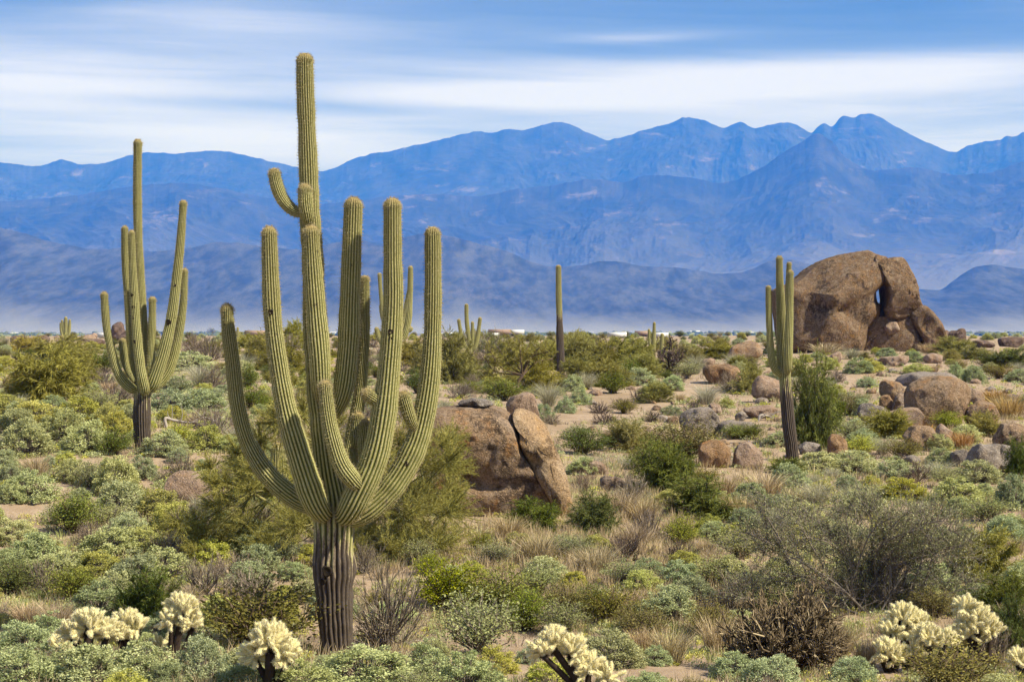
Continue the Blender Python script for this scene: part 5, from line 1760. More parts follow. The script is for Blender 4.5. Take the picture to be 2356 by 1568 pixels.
# ------------------------------------------------------------------ teddy-bear chollas
def cholla_mats():
    m, t, b = material('cholla_joint')
    f = t.noise(geo_pos(t), 60.0, 2, 0.7)
    t.l.new(t.mix(f, (0.46, 0.41, 0.20), (0.72, 0.66, 0.38)), b.inputs['Base Color'])
    s, t2, b2 = material('cholla_spines')
    t2.l.new(t2.mix(attr(t2, 'lv'), (0.82, 0.76, 0.50), (0.96, 0.93, 0.74)), b2.inputs['Base Color'])
    tr = t2.node('ShaderNodeBsdfTranslucent')
    tr.inputs['Color'].default_value = (0.92, 0.85, 0.58, 1)
    mx = t2.node('ShaderNodeMixShader')
    mx.inputs[0].default_value = 0.35
    t2.l.new(b2.outputs[0], mx.inputs[1])
    t2.l.new(tr.outputs[0], mx.inputs[2])
    t2.l.new(mx.outputs[0], t2.n['Material Output'].inputs['Surface'])
    return m, s


CHJ, CHS = cholla_mats()


def joint(bag, p, d, L, r, rg, ns=300):
    """one fuzzy joint: a stout rounded stem with a coat of pale spines"""
    d = unit(d)
    P = p + np.linspace(0, 1, 8)[:, None] * d * L
    k = np.sin(np.pi * np.clip(np.linspace(0.14, 0.97, 8), 0, 1)) ** .45
    T, N, B = frames(P)
    a = np.arange(9) / 9 * 2 * math.pi
    V = P[:, None] + (r * k)[:, None, None] * (np.cos(a)[None, :, None] * N[:, None] + np.sin(a)[None, :, None] * B[:, None])
    bag.add(V.reshape(-1, 3), quads=grid_quads(9, 8, wrap=True), m=0)
    t = rg.uniform(0.0, 1.0, ns)
    an = rg.uniform(0, 6.283, ns)
    o = np.cos(an)[:, None] * N[0] + np.sin(an)[:, None] * B[0]
    q = p + t[:, None] * d * L + o * (r * np.sin(np.pi * np.clip(.14 + .83 * t, 0, 1)) ** .45)[:, None] * .95
    o2 = unit(o + d * (np.clip((t - .75) * 5, 0, 2) + .25)[:, None] + rg.normal(0, .35, (ns, 3)))
    ln = r * rg.uniform(0.7, 1.35, ns)[:, None]
    s = unit(np.cross(o2, rg.normal(0, 1, (ns, 3)))) * r * 0.045
    W = np.stack([q - s, q + s, q + o2 * ln], 1).reshape(-1, 3)
    bag.add(W, tris=np.arange(3 * ns).reshape(-1, 3), m=1, lv=np.repeat(rg.uniform(0, 1, ns), 3))
    return p + d * L


def cholla(label, base, heads, seed, trunk=True, scale=1.0, dd=0.0):
    """heads: crown clusters [photo column, row, radius px]; base: photo point of the foot"""
    rg = np.random.default_rng(seed)
    loc, ppm = at(*base)
    root = link('teddy_bear_cholla', None, None, loc)
    tag(root, label, 'cholla cactus', 'fuzzy pale chollas in the foreground')
    L0 = np.array(loc)
    tr = Bag()
    for (hx, hy, hr) in heads:
        ctr = pt(hx, hy, loc.y + rg.uniform(-.12, .12)) - L0
        R = hr / ppm
        foot = np.array([0, 0, -.05])
        top = ctr - [0, 0, R * .35]
        pth = limb(tr, [foot, foot * .5 + top * .5 + rg.normal(0, .02, 3), top], max(.04, R * .24), max(.035, R * .2), 8)
        cr = Bag()
        nb = int(max(16, min(80, 50 * (hr / 45.0) ** 1.2)))
        D = dome_dirs(nb, rg, -0.42)
        jl, jr = 0.13 * scale, 0.024 * scale
        for dv in D:
            st_ = ctr + unit(dv) * [1, 1, .9] * max(R - 1.6 * jl, .02) * rg.uniform(.7, 1.0)
            limb(tr, [top, (top + st_) / 2 + rg.normal(0, .01, 3), st_], jr * .8, jr * .6, 5)
            e = joint(cr, st_, dv + rg.normal(0, .18, 3) + [0, 0, .3 * (dv[2] > 0)], jl * rg.uniform(.8, 1.15), jr, rg)
            for _ in range(1 + int(rg.random() < .6)):
                d2 = unit(dv * .8 + rg.normal(0, .3, 3) + [0, 0, .5 * (dv[2] > -.1)])
                joint(cr, e - unit(dv) * jr * .5, d2, jl * rg.uniform(.65, 1.0), jr * .92, rg)
        link('spiny_crown', cr.mesh('spiny_crown', [CHJ, CHS], smooth=False), root)
    # dead brown joints hanging down the trunk
    V = np.concatenate(tr.V)
    n = 2600
    q = V[rg.integers(0, len(V), n)]
    q = q[q[:, 2] < np.percentile(V[:, 2], 85)]
    d = unit(rg.normal(0, 1, (len(q), 3)) + [0, 0, -.3])
    sticks(tr, q, q + d * rg.uniform(.02, .07, (len(q), 1)), .006, .0015)
    link('trunk', tr.mesh('trunk', [WOOD['black']]), root)
    return root


cholla('fuzzy pale cholla with a broad crown, largest of the left-hand row', (212, 1532), [(205, 1445, 52), (170, 1460, 34), (245, 1455, 34)], 301)
cholla('fuzzy pale cholla with upswept arms touching the broadest left-hand cholla', (294, 1520), [(292, 1438, 40), (316, 1448, 26), (275, 1462, 24)], 302)
cholla('tallest fuzzy cholla, round head on a bare dark trunk', (398, 1526), [(420, 1400, 42), (440, 1440, 24), (396, 1430, 20)], 303)
cholla('little fuzzy cholla at the foot of the tallest cholla', (372, 1520), [(370, 1485, 20)], 304)
cholla('small pale cholla low among the brittlebush at the left', (145, 1520), [(140, 1490, 24)], 305)
cholla('stout round-headed cholla in front of the big saguaro', (625, 1600), [(622, 1480, 56), (660, 1510, 36), (590, 1510, 34)], 306)
cholla('leaning cholla stepping down over bare sand at the bottom', (1365, 1615), [(1275, 1480, 38), (1315, 1500, 40), (1355, 1535, 32), (1250, 1500, 22), (1395, 1560, 18)], 307)
cholla('tall-headed fuzzy cholla at the left of the right-hand thicket', (2088, 1540), [(2078, 1425, 46), (2055, 1452, 24), (2110, 1440, 26)], 308)
cholla('lower fuzzy cholla in the middle of the right-hand thicket', (2142, 1550), [(2135, 1468, 34), (2170, 1478, 28), (2110, 1475, 22), (2105, 1508, 20)], 309)
cholla('upright fuzzy cholla at the right of the right-hand thicket', (2252, 1540), [(2245, 1430, 48), (2222, 1400, 20), (2280, 1450, 32), (2230, 1460, 24)], 310)
cholla('small fuzzy cholla on the bare sand below the thicket', (2045, 1545), [(2045, 1505, 26), (2065, 1515, 20), (2028, 1500, 14)], 311)
cholla('faint fuzzy cholla squeezed between the two tallest of the thicket', (2195, 1530), [(2195, 1470, 26), (2205, 1490, 20)], 312)
cholla('half hidden fuzzy cholla at the right edge near the corner', (2348, 1560), [(2348, 1525, 22)], 313)


def antler_cholla(label, base, wpx, hpx, seed, mat, dense=1):
    """thin-jointed dark cholla, branching like antlers"""
    rg = np.random.default_rng(seed)
    loc, ppm = at(*base)
    W, H = wpx / ppm, hpx / ppm
    root = link('staghorn_cholla', None, None, loc)
    tag(root, label, 'cholla cactus')
    tr, cr = Bag(), Bag()
    P = np.zeros((14 * dense, 3)) + rg.normal(0, .03 * W, (14 * dense, 3)) * [1, 1, 0]
    D = dome_dirs(14 * dense, rg, .2)
    L = .34 * H * rg.uniform(.7, 1.2, len(P))
    r = (0.016 if dense == 1 else 0.0085) * W
    for g in range(4):
        E = P + D * L[:, None] * [W / H * .5 + .25, W / H * .5 + .25, 1]
        E[:, 2] = np.maximum(E[:, 2], .03)
        sticks(tr if g < 2 else cr, P, E, r, r * .85, lv=rg.uniform(0, 1, len(P)))
        i = np.repeat(np.arange(len(P)), 2 if g < 1 else 3)
        P = (P + (E - P) * rg.uniform(.55, 1, (len(E), 1)))[i]
        D = unit(D[i] + rg.normal(0, .55, (len(i), 3)) + [0, 0, .2])
        L = L[i] * .62
        r *= .8
    E = P + D * L[:, None]
    sticks(cr, P, E, r, r * .5, lv=rg.uniform(0.3, 1, len(P)))
    cr, tr = norm_bag(cr, tr)
    for bg_ in (tr, cr):
        bg_.V = [v * [W, W, H] for v in bg_.V]
    link('stems', tr.mesh('stems', [WOOD['black']], smooth=False), root)
    link('crown', cr.mesh('crown', [LM[mat]], smooth=False), root)


antler_cholla('dark antler-like cholla silhouetted on the slope left of the skyline boulder', (1545, 862), 90, 82, 401, 'dark')
antler_cholla('wide blackish spiny bush of upright stems in the right foreground', (1800, 1550), 275, 185, 402, 'spiky', 6)


def dead_branch(label, pts, r, seed, name='dead_branch'):
    rg = np.random.default_rng(seed)
    loc, ppm = at(pts[0][0], pts[0][1])
    root_bag = Bag()
    L0 = np.array(loc)
    Pw = [pt(x, y, loc.y + dd) - L0 for x, y, dd in pts]
    P = limb(root_bag, Pw, r, r * .3, 7)
    for k in range(14):
        q = P[rg.integers(len(P) // 4, len(P))]
        d = unit(rg.normal(0, 1, 3) + [0.5, 0, .15])
        limb(root_bag, [q, q + d * .25, q + d * .5 + rg.normal(0, .08, 3)], r * .3, r * .08, 4)
    o = link(name, root_bag.mesh(name, [WOOD['dead']]), None, loc)
    tag(o, label, 'dead branch')


dead_branch('bleached fallen branch lying right of the candelabra saguaro', [(384, 985, 0), (380, 962, 0), (400, 966, .1), (440, 972, .2), (470, 960, .3), (500, 970, .4)], .05, 3)
dead_branch('dark fallen branch beside the leaning saguaro among small stones', [(1745, 968, 0), (1750, 955, 0), (1770, 958, .1), (1790, 968, .3)], .06, 4)


# ------------------------------------------------------------------ the rest of the scrub
BARE = [(60, 1168, 140, 22), (280, 1064, 260, 11), (1390, 1552, 260, 24), (1560, 1322, 55, 18), (180, 1002, 36, 15), (1090, 932, 60, 9), (1480, 905, 110, 22), (1420, 962, 80, 9), (1300, 988, 45, 9),
        (1900, 852, 70, 10), (1350, 1094, 70, 8), (2290, 1118, 60, 8), (2330, 1300, 34, 16), (2050, 1535, 60, 26), (400, 882, 60, 10), (1950, 870, 90, 10), (650, 1075, 60, 10), (1590, 905, 60, 14), (120, 1120, 60, 12),
        (1340, 905, 60, 8), (330, 1160, 60, 8), (2240, 905, 60, 10), (1390, 1310, 60, 7),
        (1350, 962, 95, 13), (1450, 928, 110, 17), (1560, 893, 85, 14), (1640, 862, 50, 9), (1420, 1555, 290, 28)]
TRUNKS = [(775, 1508, 60), (328, 1032, 34), (1825, 1062, 30), (1290, 867, 18), (1083, 850, 16), (420, 1526, 60), (212, 1532, 80), (300, 1520, 60), (625, 1600, 90), (1330, 1590, 100), (2085, 1545, 60), (2142, 1550, 50),
          (2250, 1540, 70), (2045, 1545, 40), (1810, 1560, 120), (1160, 1205, 110), (1975, 1405, 150), (394, 985, 40)]
BOXES = [(b[0], b[1], b[2], b[3]) for b in BOULDERS] + [(985, 905, 1310, 1205), (1830, 580, 2170, 802)]


def bare(px, py, m=1.0):
    return any(((px - a) / (c * m)) ** 2 + ((py - b) / (d * m)) ** 2 < 1 for a, b, c, d in BARE)


def row_size(py):
    return float(np.interp(py, [772, 790, 820, 860, 920, 1000, 1100, 1250, 1400, 1650], [24, 32, 40, 48, 60, 76, 90, 105, 118, 140]))


def blocked(px, py, w_, h_):
    for (x, y, r) in TRUNKS:
        if abs(px - x) < r + w_ * .3 and y - 0.1 * h_ < py and py - h_ < y - 6:
            return True
    for (x0, y0, x1, y1) in BOXES:
        if x0 - w_ * .25 < px < x1 + w_ * .25:
            if y0 + 0.2 * (y1 - y0) < py < y1 + 1:
                return True
            if y1 <= py and py - h_ < y1 - 0.32 * (y1 - y0):
                return True
    return False


def choose_kind(px, py, rg):
    if py < 900:
        if px > 1780:
            t = [('bluish', .20), ('golden', .18), ('silver', .12), ('wisp', .10), ('straw', .14), ('dry', .08), ('palo', .08), ('olive', .10)]
        else:
            t = [('palo', .30), ('green', .07), ('olive', .13), ('bluish', .10), ('golden', .12), ('wisp', .08), ('dry', .12), ('silver', .08)]
    elif px < 600:
        t = [('silver', .36), ('golden', .26), ('bluish', .20), ('dry', .08), ('bright', .03), ('wisp', .04), ('straw', .03)]
    elif py > 1330:
        t = [('bluish', .24), ('silver', .24), ('sage', .16), ('golden', .10), ('straw', .12), ('olive', .08), ('dry', .06)]
    elif px > 1700:
        t = [('silver', .28), ('wisp', .16), ('golden', .18), ('bluish', .16), ('straw', .10), ('sage', .08), ('dry', .04)]
    else:
        t = [('straw', .24), ('dry', .16), ('sage', .14), ('wisp', .12), ('silver', .12), ('golden', .10), ('bright', .05), ('olive', .07)]
    r, acc = rg.random(), 0
    for k, p in t:
        acc += p
        if r < acc:
            return k
    return t[0][0]


def fill():
    rg = random.Random(21)
    taken = [(p[2], p[3], p[4], p[5]) for p in PLANTS + STONES]
    n = 0
    py = 776.0
    while py < 1640:
        s = row_size(py)
        px = -240 + rg.random() * s
        while px < 2600:
            x, y = px + rg.uniform(-.3, .3) * s, py + rg.uniform(-.16, .16) * s
            px += s * rg.uniform(0.55, 1.0)
            k = choose_kind(x, y, rg)
            w_ = s * rg.uniform(0.55, 1.1)
            hk = {'brittle': .52, 'grass': .62, 'twig': .62, 'wisp': .6, 'feather': .62, 'leafy': .66, 'loose': .58}[KINDS[k][0]]
            h_ = w_ * hk * rg.uniform(.85, 1.15)
            if KINDS[k][0] == 'grass':
                w_, h_ = w_ * .8, h_ * .85
            if bare(x, y) or blocked(x, y, w_, h_):
                continue
            if any(abs(x - a) < .31 * (w_ + c) and abs(y - b) < .17 * (h_ + d) for a, b, c, d in taken):
                continue
            plant(k, x, y, w_, h_, None)
            taken.append((x, y, w_, h_))
            n += 1
        py += s * 0.26
    return n


STONES = []


def stones():
    """half-buried stones of the rocky slope that climbs to the elephant-shaped rock"""
    rg = random.Random(77)
    protos = []
    for k in range(6):
        mt = (ROCK_PINK, ROCK_BROWN, ROCK_GREY)[k % 3]
        V, T = ICO[4]
        V = V * [1.0, .8, .62]
        nrg = np.random.default_rng(900 + k)
        for _ in range(7):
            nv = unit(nrg.normal(0, 1, 3))
            h = V @ nv
            V = V - np.maximum(h - h.max() * nrg.uniform(.62, .9), 0)[:, None] * nv * .9
        V = V + normals(V, T) * (.10 * fbm(V * 1.6 + k * 7, 4, 40 + k) + .03 * fbm(V * 7, 3, 60 + k))[:, None]
        protos.append((mesh('stone', V, None, T, mats=[mt]), ('tan', 'brown', 'grey')[k % 3]))
    spots = []
    while len(spots) < 58:
        x = rg.uniform(1330, 2340)
        y = rg.uniform(812, 1085)
        if x < 1600 and not 860 < y < 1010:
            continue
        w_ = rg.uniform(.22, .62) * row_size(y)
        if any(abs(x - a) < 26 and abs(y - b) < 12 for a, b, c in spots) or blocked(x, y, w_, w_ * .5):
            continue
        if any(abs(x - p[2]) < .4 * p[4] and 0 < p[3] - y < .5 * p[5] for p in PLANTS):
            continue
        spots.append((x, y, w_))
    for i, (x, y, w_) in enumerate(spots):
        loc, ppm = at(x, y)
        me, tone = protos[i % 6]
        o = link('stone', me, None, loc)
        r = w_ / ppm / 2
        o.scale = (r, r, r)
        o.location.z += r * .18
        o.rotation_euler = (rg.uniform(-.25, .25), rg.uniform(-.25, .25), rg.uniform(0, 6.28))
        STONES.append([o, tone, x, y, w_, w_ * .5, None])


stones()
N_FILL = fill()
print('filler plants', N_FILL, 'plants', len(PLANTS))

# ------------------------------------------------------------------ labels of the plants
LANDMARKS = [
    ('the big saguaro trunk', 775, 1500), ('the candelabra saguaro', 328, 1032), ('the lone armless saguaro', 1290, 867), ('the leaning saguaro', 1825, 1062), ('the small forked saguaro', 1083, 850),
    ('the elephant-shaped rock', 1985, 802), ('the split boulder', 1150, 1205), ('the smooth grey boulder', 1612, 1002), ('the grey twiggy tree', 1975, 1405), ('the blackish spiny bush', 1810, 1560),
    ('the tallest cholla', 398, 1526), ('the broad left-hand cholla', 212, 1532), ('the stout round-headed cholla', 625, 1600), ('the leaning fuzzy cholla', 1345, 1600), ('the cholla thicket', 2150, 1540),
    ('the broadest boulder of the pile', 2150, 980), ('the orange egg-shaped boulder', 1926, 1051), ('the small balanced boulder', 2050, 945), ('the perched lumpy boulder', 2320, 1035), ('the bleached branch', 430, 985),
    ('the lime-yellow bush', 410, 1020), ('the skyline boulder', 1713, 830), ('the antler-like cholla', 1545, 862), ('the two-humped outcrop', 1664, 884), ('the crooked desert tree', 1195, 905),
    ('the palo verde', 560, 1310), ('the fresh green bush', 165, 1225), ('the low tan rock', 430, 1156), ('the clustered far saguaro', 152, 785), ('the tan mound of rock', 374, 938), ('the pinkish flat outcrop', 30, 893),
    ('the rust-brown boulder', 1643, 1075), ('the black leafless bush', 2110, 1110), ('the mustard yellow bush', 62, 810), ('the bare sand at the bottom', 1390, 1550), ('the pale sand patch', 1560, 1322),
    ('the soft yellow-green bush', 2270, 1330), ('the fan-shaped bush', 1440, 1040), ('the sand strip', 60, 1168), ('the sandy clearing', 1480, 905), ('the half-hidden saguaro', 906, 885), ('the purple-grey shrub', 470, 1370),
    ('the blue-green mound', 1540, 1430), ('the bright green bush', 1150, 1420), ('the tawny-grass bush', 1620, 1190), ('the dark skyline ridge', 2325, 798),
]
ORD = ['', 'second', 'third', 'fourth', 'fifth', 'sixth', 'seventh', 'eighth', 'ninth', 'tenth', 'eleventh', 'twelfth', 'thirteenth', 'fourteenth', 'fifteenth', 'sixteenth', 'seventeenth', 'eighteenth']
buckets = {}
for p in PLANTS + STONES:
    o, kind, px, py, w_, h_, lab = p
    tone, noun = KINDS[kind][5:7] if kind in KINDS else ('half-buried ' + kind, 'stone')
    best = None
    for (ln, lx, ly) in LANDMARKS:
        dx, dy = px - lx, py - ly
        depth = 1.6 if ly < 900 else 1.0
        dist = math.hypot(dx, dy * 2.0 * depth)
        if dist < 12:
            dist = 12
        if abs(dx) > abs(dy) * 2.0:
            rel = 'left of' if dx < 0 else 'right of'
        else:
            rel = 'in front of' if dy > 0 else 'behind'
        if best is None or dist < best[0]:
            best = (dist, ln, rel)
    if noun == 'stone':
        size = ''
    else:
        size = 'small ' if w_ < 0.72 * row_size(py) else ('broad ' if w_ > 1.25 * row_size(py) else '')
    buckets.setdefault((size, tone, noun, best[2], best[1]), []).append((best[0], p))
GROUPW = {'brittlebush': 'brittlebushes', 'shrub': 'shrubs', 'bush': 'bushes', 'grass clump': 'grass clumps', 'stone': 'stones'}
for (size, tone, noun, rel, ln), L in buckets.items():
    L.sort(key=lambda a: a[0])
    for i, (_, p) in enumerate(L):
        o, kind = p[0], p[1]
        nth = ORD[i] if i < len(ORD) else f'{i + 1}th'
        lead = (nth + ' ') if len(L) > 1 and i else ('closest ' if len(L) > 1 else '')
        tag(o, p[6] or f'{lead}{size}{tone} {noun} {rel} {ln}', KINDS[kind][4] if kind in KINDS else 'stone', f'{tone} {GROUPW[noun]} of the desert plain')


# ------------------------------------------------------------------ grass, low herbs and small seedlings: nobody could count them
_tabs = {}


def scatter(n, y0, y1, dens, seed, xr=(-520, 2880)):
    """ground points spread over photo rows y0..y1"""
    rg = np.random.default_rng(seed)
    out = []
    ys = rg.uniform(0, 1, n)
    ys = y0 + (y1 - y0) * ys
    xs = rg.uniform(*xr, n)
    # ground distance by row for a set of columns, then interpolate: quick and close enough, z from the land itself
    cu = np.linspace(xr[0], xr[1], 40)
    rows = np.linspace(y0, y1, 60)
    if (y0, y1) not in _tabs:
        _tabs[(y0, y1)] = np.array([[at(u, r)[0].y for u in cu] for r in rows])
    tab = _tabs[(y0, y1)]
    fy = (ys - y0) / (y1 - y0) * 59
    iy = np.clip(fy.astype(int), 0, 58)
    fx = (xs - xr[0]) / (xr[1] - xr[0]) * 39
    ix = np.clip(fx.astype(int), 0, 38)
    ty, tx = fy - iy, fx - ix
    d = (1 - ty) * ((1 - tx) * tab[iy, ix] + tx * tab[iy, ix + 1]) + ty * ((1 - tx) * tab[iy + 1, ix] + tx * tab[iy + 1, ix + 1])
    X = (xs - PW / 2) / F * d
    Zg = ground_z(X, d)
    keep = np.ones(n, bool)
    for a, b, c, e in BARE:
        keep &= ((xs - a) / (c * .95)) ** 2 + ((ys - b) / (e * .95)) ** 2 > 1
    keep &= dens(xs, ys, X, d) > rg.uniform(0, 1, n)
    return xs[keep], ys[keep], np.stack([X, d, Zg], 1)[keep], rg


def patch(X, d, sc, seed):
    return fbm(np.stack([X / sc, d / sc, 0 * X], 1), 3, seed) * 0.9 + 0.5


def clumps(name, label, mat, pts, rg, blades, h, spread, w, lean):
    n = len(pts)
    i = np.repeat(np.arange(n), blades)
    m = len(i)
    hh = (h * rg.uniform(.5, 1.35, n))[i] * rg.uniform(.5, 1.1, m)
    sp = (spread * rg.uniform(.6, 1.4, n))[i]
    a = rg.uniform(0, 6.283, m)
    rr = np.sqrt(rg.uniform(0, 1, m)) * sp
    b = pts[i] + np.stack([np.cos(a) * rr, np.sin(a) * rr, 0 * a], 1)
    o = np.stack([np.cos(a), np.sin(a), 0 * a], 1) * (hh * lean * rg.uniform(.1, 1, m))[:, None] + rg.normal(0, .12, (m, 3)) * hh[:, None] * [1, 1, 0]
    M = b + o * .4 + np.stack([0 * hh, 0 * hh, hh * .6], 1)
    E = b + o + np.stack([0 * hh, 0 * hh, hh], 1)
    bag = Bag()
    ribbons(bag, b, M, E, w * np.sqrt(b[:, 1] / 35), rg, np.clip(.5 * rg.uniform(0, 1, n)[i] + .5 * rg.uniform(0, 1, m), 0, 1))
    o_ = link(name, bag.mesh(name, [mat], smooth=False))
    tag(o_, label, None, None, 'stuff')


def herbs(name, label, mat, pts, rg, per, r, size):
    n = len(pts)
    i = np.repeat(np.arange(n), per)
    m = len(i)
    k = rg.uniform(.55, 1.5, n)
    D = dome_dirs(m, rg, 0.0)
    P = pts[i] + D * [1, 1, .75] * (r * k[i] * rg.uniform(.5, 1, m))[:, None] * np.sqrt(pts[i][:, 1:2] / 35)
    bag = Bag()
    leaves(bag, P, D + [0, 0, .3], size * np.sqrt(pts[:, 1].mean() / 35), .3, rg, np.clip(.55 * rg.uniform(0, 1, n)[i] + .45 * rg.uniform(0, 1, m), 0, 1), face=D + [0, 0, .4])
    o_ = link(name, bag.mesh(name, [mat], smooth=False))
    tag(o_, label, None, None, 'stuff')


def tawny(xs, ys, X, d):
    c = np.exp(-((xs - 1560) / 420) ** 2 - ((ys - 1210) / 150) ** 2) * 0.75
    c += np.exp(-((xs - 2290) / 120) ** 2 - ((ys - 950) / 50) ** 2) * 0.6 + np.exp(-((xs - 2000) / 200) ** 2 - ((ys - 815) / 22) ** 2) * 0.8
    c += np.exp(-((xs - 1250) / 200) ** 2 - ((ys - 1270) / 70) ** 2) * 0.5
    return np.clip(c + 0.16, 0, 1) * np.clip(patch(X, d, 2.2, 61) * 1.5, 0, 1)


def green_(xs, ys, X, d):
    c = 0.38 + np.where(xs < 620, .4, 0) + np.where(ys > 1350, .2, 0) + np.exp(-((xs - 2050) / 330) ** 2 - ((ys - 1130) / 90) ** 2) * .4
    return np.clip(c, 0, 1) * np.clip(patch(X, d, 1.8, 71) * 1.5, 0, 1)


for (y0, y1, n, bl) in ((785, 940, 11500, 12), (940, 1180, 15000, 16), (1180, 1640, 16500, 22)):
    xs, ys, P_, rg_ = scatter(n, y0, y1, tawny, 500 + y0)
    clumps('dry_grass', 'thin straw-coloured dry grass over the desert floor', LM['straw'], P_, rg_, bl, .26, .10, .0042, .5)
    xs, ys, P_, rg_ = scatter(n, y0, y1, green_, 600 + y0)
    k = np.arange(len(P_)) % 4
    herbs('low_herbs', 'low silvery herbs and seedlings covering the ground', LM['silver'], P_[k == 0], rg_, 60, .13, .036)
    herbs('low_herbs', 'low blue-green herbs and seedlings covering the ground', LM['bluish'], P_[k == 1], rg_, 60, .12, .036)
    herbs('low_herbs', 'low yellowish herbs and seedlings covering the ground', LM['golden'], P_[k == 2], rg_, 60, .12, .034)
    clumps('green_grass', 'short fresh grass between the shrubs', LM['sage'], P_[k == 3], rg_, 22, .17, .10, .0042, .7)
    xs, ys, P_, rg_ = scatter(n // 3, y0, y1, lambda a, b, c, d: 0.5 * np.clip(patch(c, d, 2.0, 81) * 1.3, 0, 1), 700 + y0)
    clumps('dead_stalks', 'dead grey-brown stalks and twig litter', LM['dry'], P_, rg_, 16, .20, .12, .0036, 1.0)
# loose stones
xs, ys, P_, rg_ = scatter(5200, 800, 1640, lambda a, b, c, d: 0.35 * np.clip(patch(c, d, 3.0, 91) * 1.4, 0, 1), 800)
Vi, Ti = ICO[2]
bag = Bag()
for v in range(len(P_)):
    r = .018 * math.sqrt(P_[v, 1] / 30) * rg_.uniform(.5, 2.6)
    bag.add(Vi * rg_.uniform(.7, 1.3, (len(Vi), 1)) * [r * rg_.uniform(.8, 1.5), r, r * .6] + P_[v], tris=Ti)
tag(link('gravel', bag.mesh('gravel', [ROCK_PINK])), 'scattered pinkish gravel on the sand', None, None, 'stuff')


# ------------------------------------------------------------------ the town on the valley floor
def valley_mats():
    out = []
    for nm, c in (('white_stucco', (0.46, 0.45, 0.44)), ('tan_stucco', (0.36, 0.29, 0.24)), ('white_metal_roof', (0.60, 0.61, 0.63)), ('clay_roof', (0.30, 0.22, 0.18)), ('dark_glass', (0.03, 0.035, 0.045))):
        m, t, b = material(nm)
        t.l.new(t.mix(t.noise(geo_pos(t), 0.3, 2), tuple(x * .85 for x in c), c), b.inputs['Base Color'])
        out.append(m)
    return out


STW, STT, RFW, RFC, GLS = valley_mats()


def box(x0, x1, y0, y1, z0, z1):
    V = [(x, y, z) for z in (z0, z1) for y in (y0, y1) for x in (x0, x1)]
    return V, [(0, 2, 3, 1), (4, 5, 7, 6), (0, 1, 5, 4), (2, 6, 7, 3), (0, 4, 6, 2), (1, 3, 7, 5)]


def building(px, py, wpx, hpx, wall, roof, gable, label):
    loc, ppm = at(px, py)
    W, H = wpx / ppm * .8, hpx / ppm * .75
    D = W * 0.7
    o = link('building', None, None, loc)
    tag(o, label, 'building', 'pale buildings of the valley town')
    V, Q = box(-W / 2, W / 2, 0, D, -3, H)
    link('wall', mesh('wall', V, Q, mats=[wall], smooth=False), o)
    if gable:
        e = W * .04
        V = [(-W / 2 - e, -e, H), (W / 2 + e, -e, H), (W / 2 + e, D + e, H), (-W / 2 - e, D + e, H), (-W / 2 - e, D / 2, H * 1.45), (W / 2 + e, D / 2, H * 1.45)]
        me = mesh('roof', V, [(0, 1, 5, 4), (2, 3, 4, 5)], [(0, 4, 3), (1, 2, 5)], mats=[roof], smooth=False)
    else:
        V, Q = box(-W / 2 - .4, W / 2 + .4, -.4, D + .4, H + .01, H + max(.8, H * .12))
        me = mesh('roof', V, Q, mats=[roof], smooth=False)
    link('roof', me, o)
    n = max(3, int(W / 9))
    for k in range(n):
        x = -W / 2 + W * (k + .5) / n
        V, Q = box(x - W / n * .28, x + W / n * .28, -.25, -.02, H * .35, H * .75)
        link('window', mesh('window', V, Q, mats=[GLS], smooth=False), o)


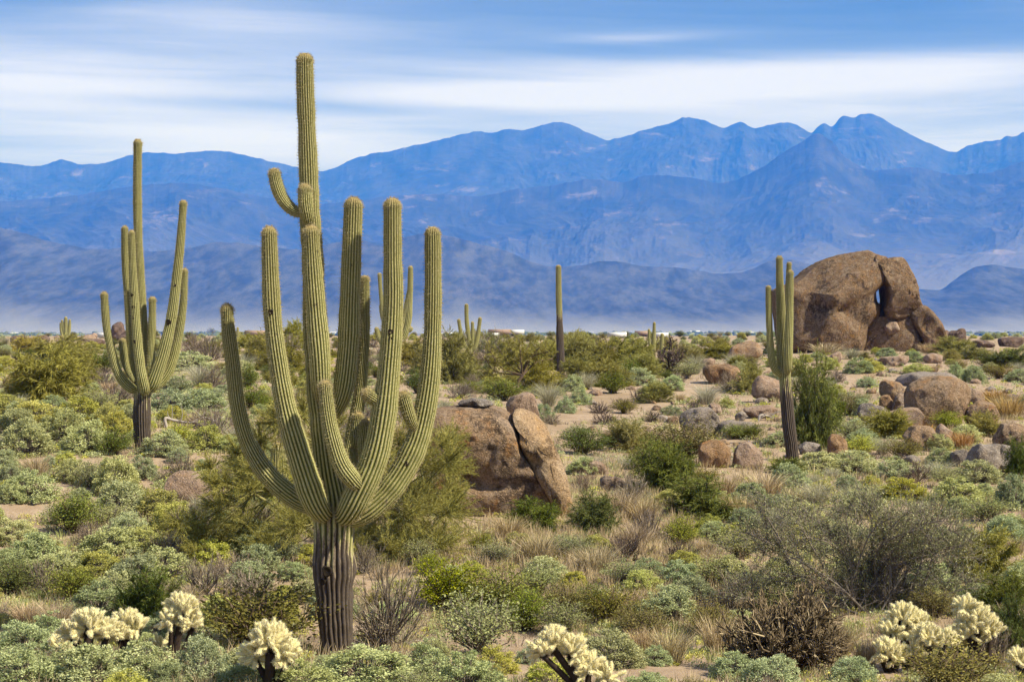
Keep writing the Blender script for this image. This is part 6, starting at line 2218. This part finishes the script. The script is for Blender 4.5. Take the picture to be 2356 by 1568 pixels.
BLD = [(652, 775, 46, 8, STT, RFC, 0, 'long tan building on the valley floor behind the second big arm'),
       (585, 776, 40, 7, STT, RFC, 0, 'long tan building seen between the two left arms of the big saguaro'),
       (975, 765, 46, 6, STW, RFW, 1, 'white gabled shed in the valley by the far right arm of the big saguaro'),
       (1015, 767, 36, 6, STT, RFC, 0, 'dark-roofed tan building right beside the white gabled shed'),
       (1035, 772, 44, 7, STW, RFW, 1, 'white shed with a broad roof left of the small forked saguaro'),
       (1150, 776, 54, 11, STT, RFC, 0, 'big tan flat-roofed building between the forked and the armless saguaros'),
       (1188, 774, 34, 8, STW, RFW, 0, 'white flat building at the end of the big tan building'),
       (1230, 764, 30, 4, STW, RFW, 0, 'thin white building left of the armless saguaro'),
       (1350, 766, 42, 4, STW, RFW, 0, 'long white roofed building just right of the armless saguaro'),
       (1375, 772, 36, 5, STT, RFC, 0, 'low tan building just below the long white roofed one'),
       (1450, 764, 36, 4, STW, RFW, 1, 'white shed left of the thin skyline saguaro'),
       (1560, 763, 40, 4, STW, RFW, 0, 'white building right of the thin skyline saguaro'),
       (1600, 766, 26, 5, STW, RFW, 1, 'small white house farther right of the thin skyline saguaro'),
       (1478, 774, 30, 5, STT, RFC, 0, 'tan house close left of the thin skyline saguaro'),
       (1660, 772, 40, 5, STW, RFW, 0, 'low white building above the egg-shaped skyline boulder'),
       (1730, 768, 24, 4, STW, RFW, 1, 'small white house just left of the leaning saguaro'),
       (330, 764, 34, 5, STW, RFW, 1, 'white shed seen through the arms of the candelabra saguaro'),
       (205, 762, 44, 6, STW, RFW, 0, 'white building between the clustered and candelabra saguaros'),
       (120, 772, 40, 6, STW, RFW, 0, 'white low building left of the clustered far saguaro'),
       (30, 770, 30, 5, STW, RFW, 1, 'white shed in the valley at the left edge'),
       (455, 766, 34, 5, STW, RFW, 0, 'white building right of the candelabra saguaro'),
       (500, 772, 26, 5, STT, RFC, 1, 'tan house between the candelabra saguaro and the big left arm'),
       (760, 770, 30, 6, STW, RFW, 1, 'white house between the spire and the next arm of the big saguaro'),
       (2240, 771, 34, 5, STW, RFW, 0, 'white low building right of the elephant-shaped rock'),
       (2320, 772, 30, 5, STW, RFW, 1, 'white shed in the valley at the right edge'),
       (1420, 756, 40, 3, STW, RFW, 0, 'far white building high on the valley floor right of the armless saguaro'),
       (1130, 756, 34, 3, STW, RFW, 0, 'far white building right of the forked saguaro tips'),
       (1520, 758, 30, 3, STW, RFW, 0, 'far white roof above the thin skyline saguaro pair'),
       (240, 755, 30, 3, STW, RFW, 0, 'far white building left of the candelabra saguaro spire')]
for b_ in BLD:
    building(*b_)


def valley_trees():
    rg = np.random.default_rng(808)
    Vi, Ti = ICO[2]
    bag = Bag()
    px, d = rg.uniform(-300, 2660, 24000), np.exp(rg.uniform(math.log(1500), math.log(7200), 24000))
    x = (px - PW / 2) / F * d
    ok = vnoise(np.stack([x / 260, d / 700, 0 * x + .5], 1), 31) > rg.uniform(-.3, .7, 24000)
    x, d = x[ok][:6000], d[ok][:6000]
    for x_, d_, z in zip(x, d, ground_z(x, d)):
        r = rg.uniform(2.5, 6.5)
        V = Vi * (1 + .35 * rg.uniform(-1, 1, (len(Vi), 1))) * [r * rg.uniform(.9, 1.8), r, r * rg.uniform(.6, 1.0)] + [x_, d_, z + r * .45]
        bag.add(V, tris=Ti, lv=rg.uniform(0, 1))
    tag(link('valley_trees', bag.mesh('valley_trees', [LM['green']])), 'dark scrub and trees dotted over the valley floor', None, None, 'stuff')


valley_trees()
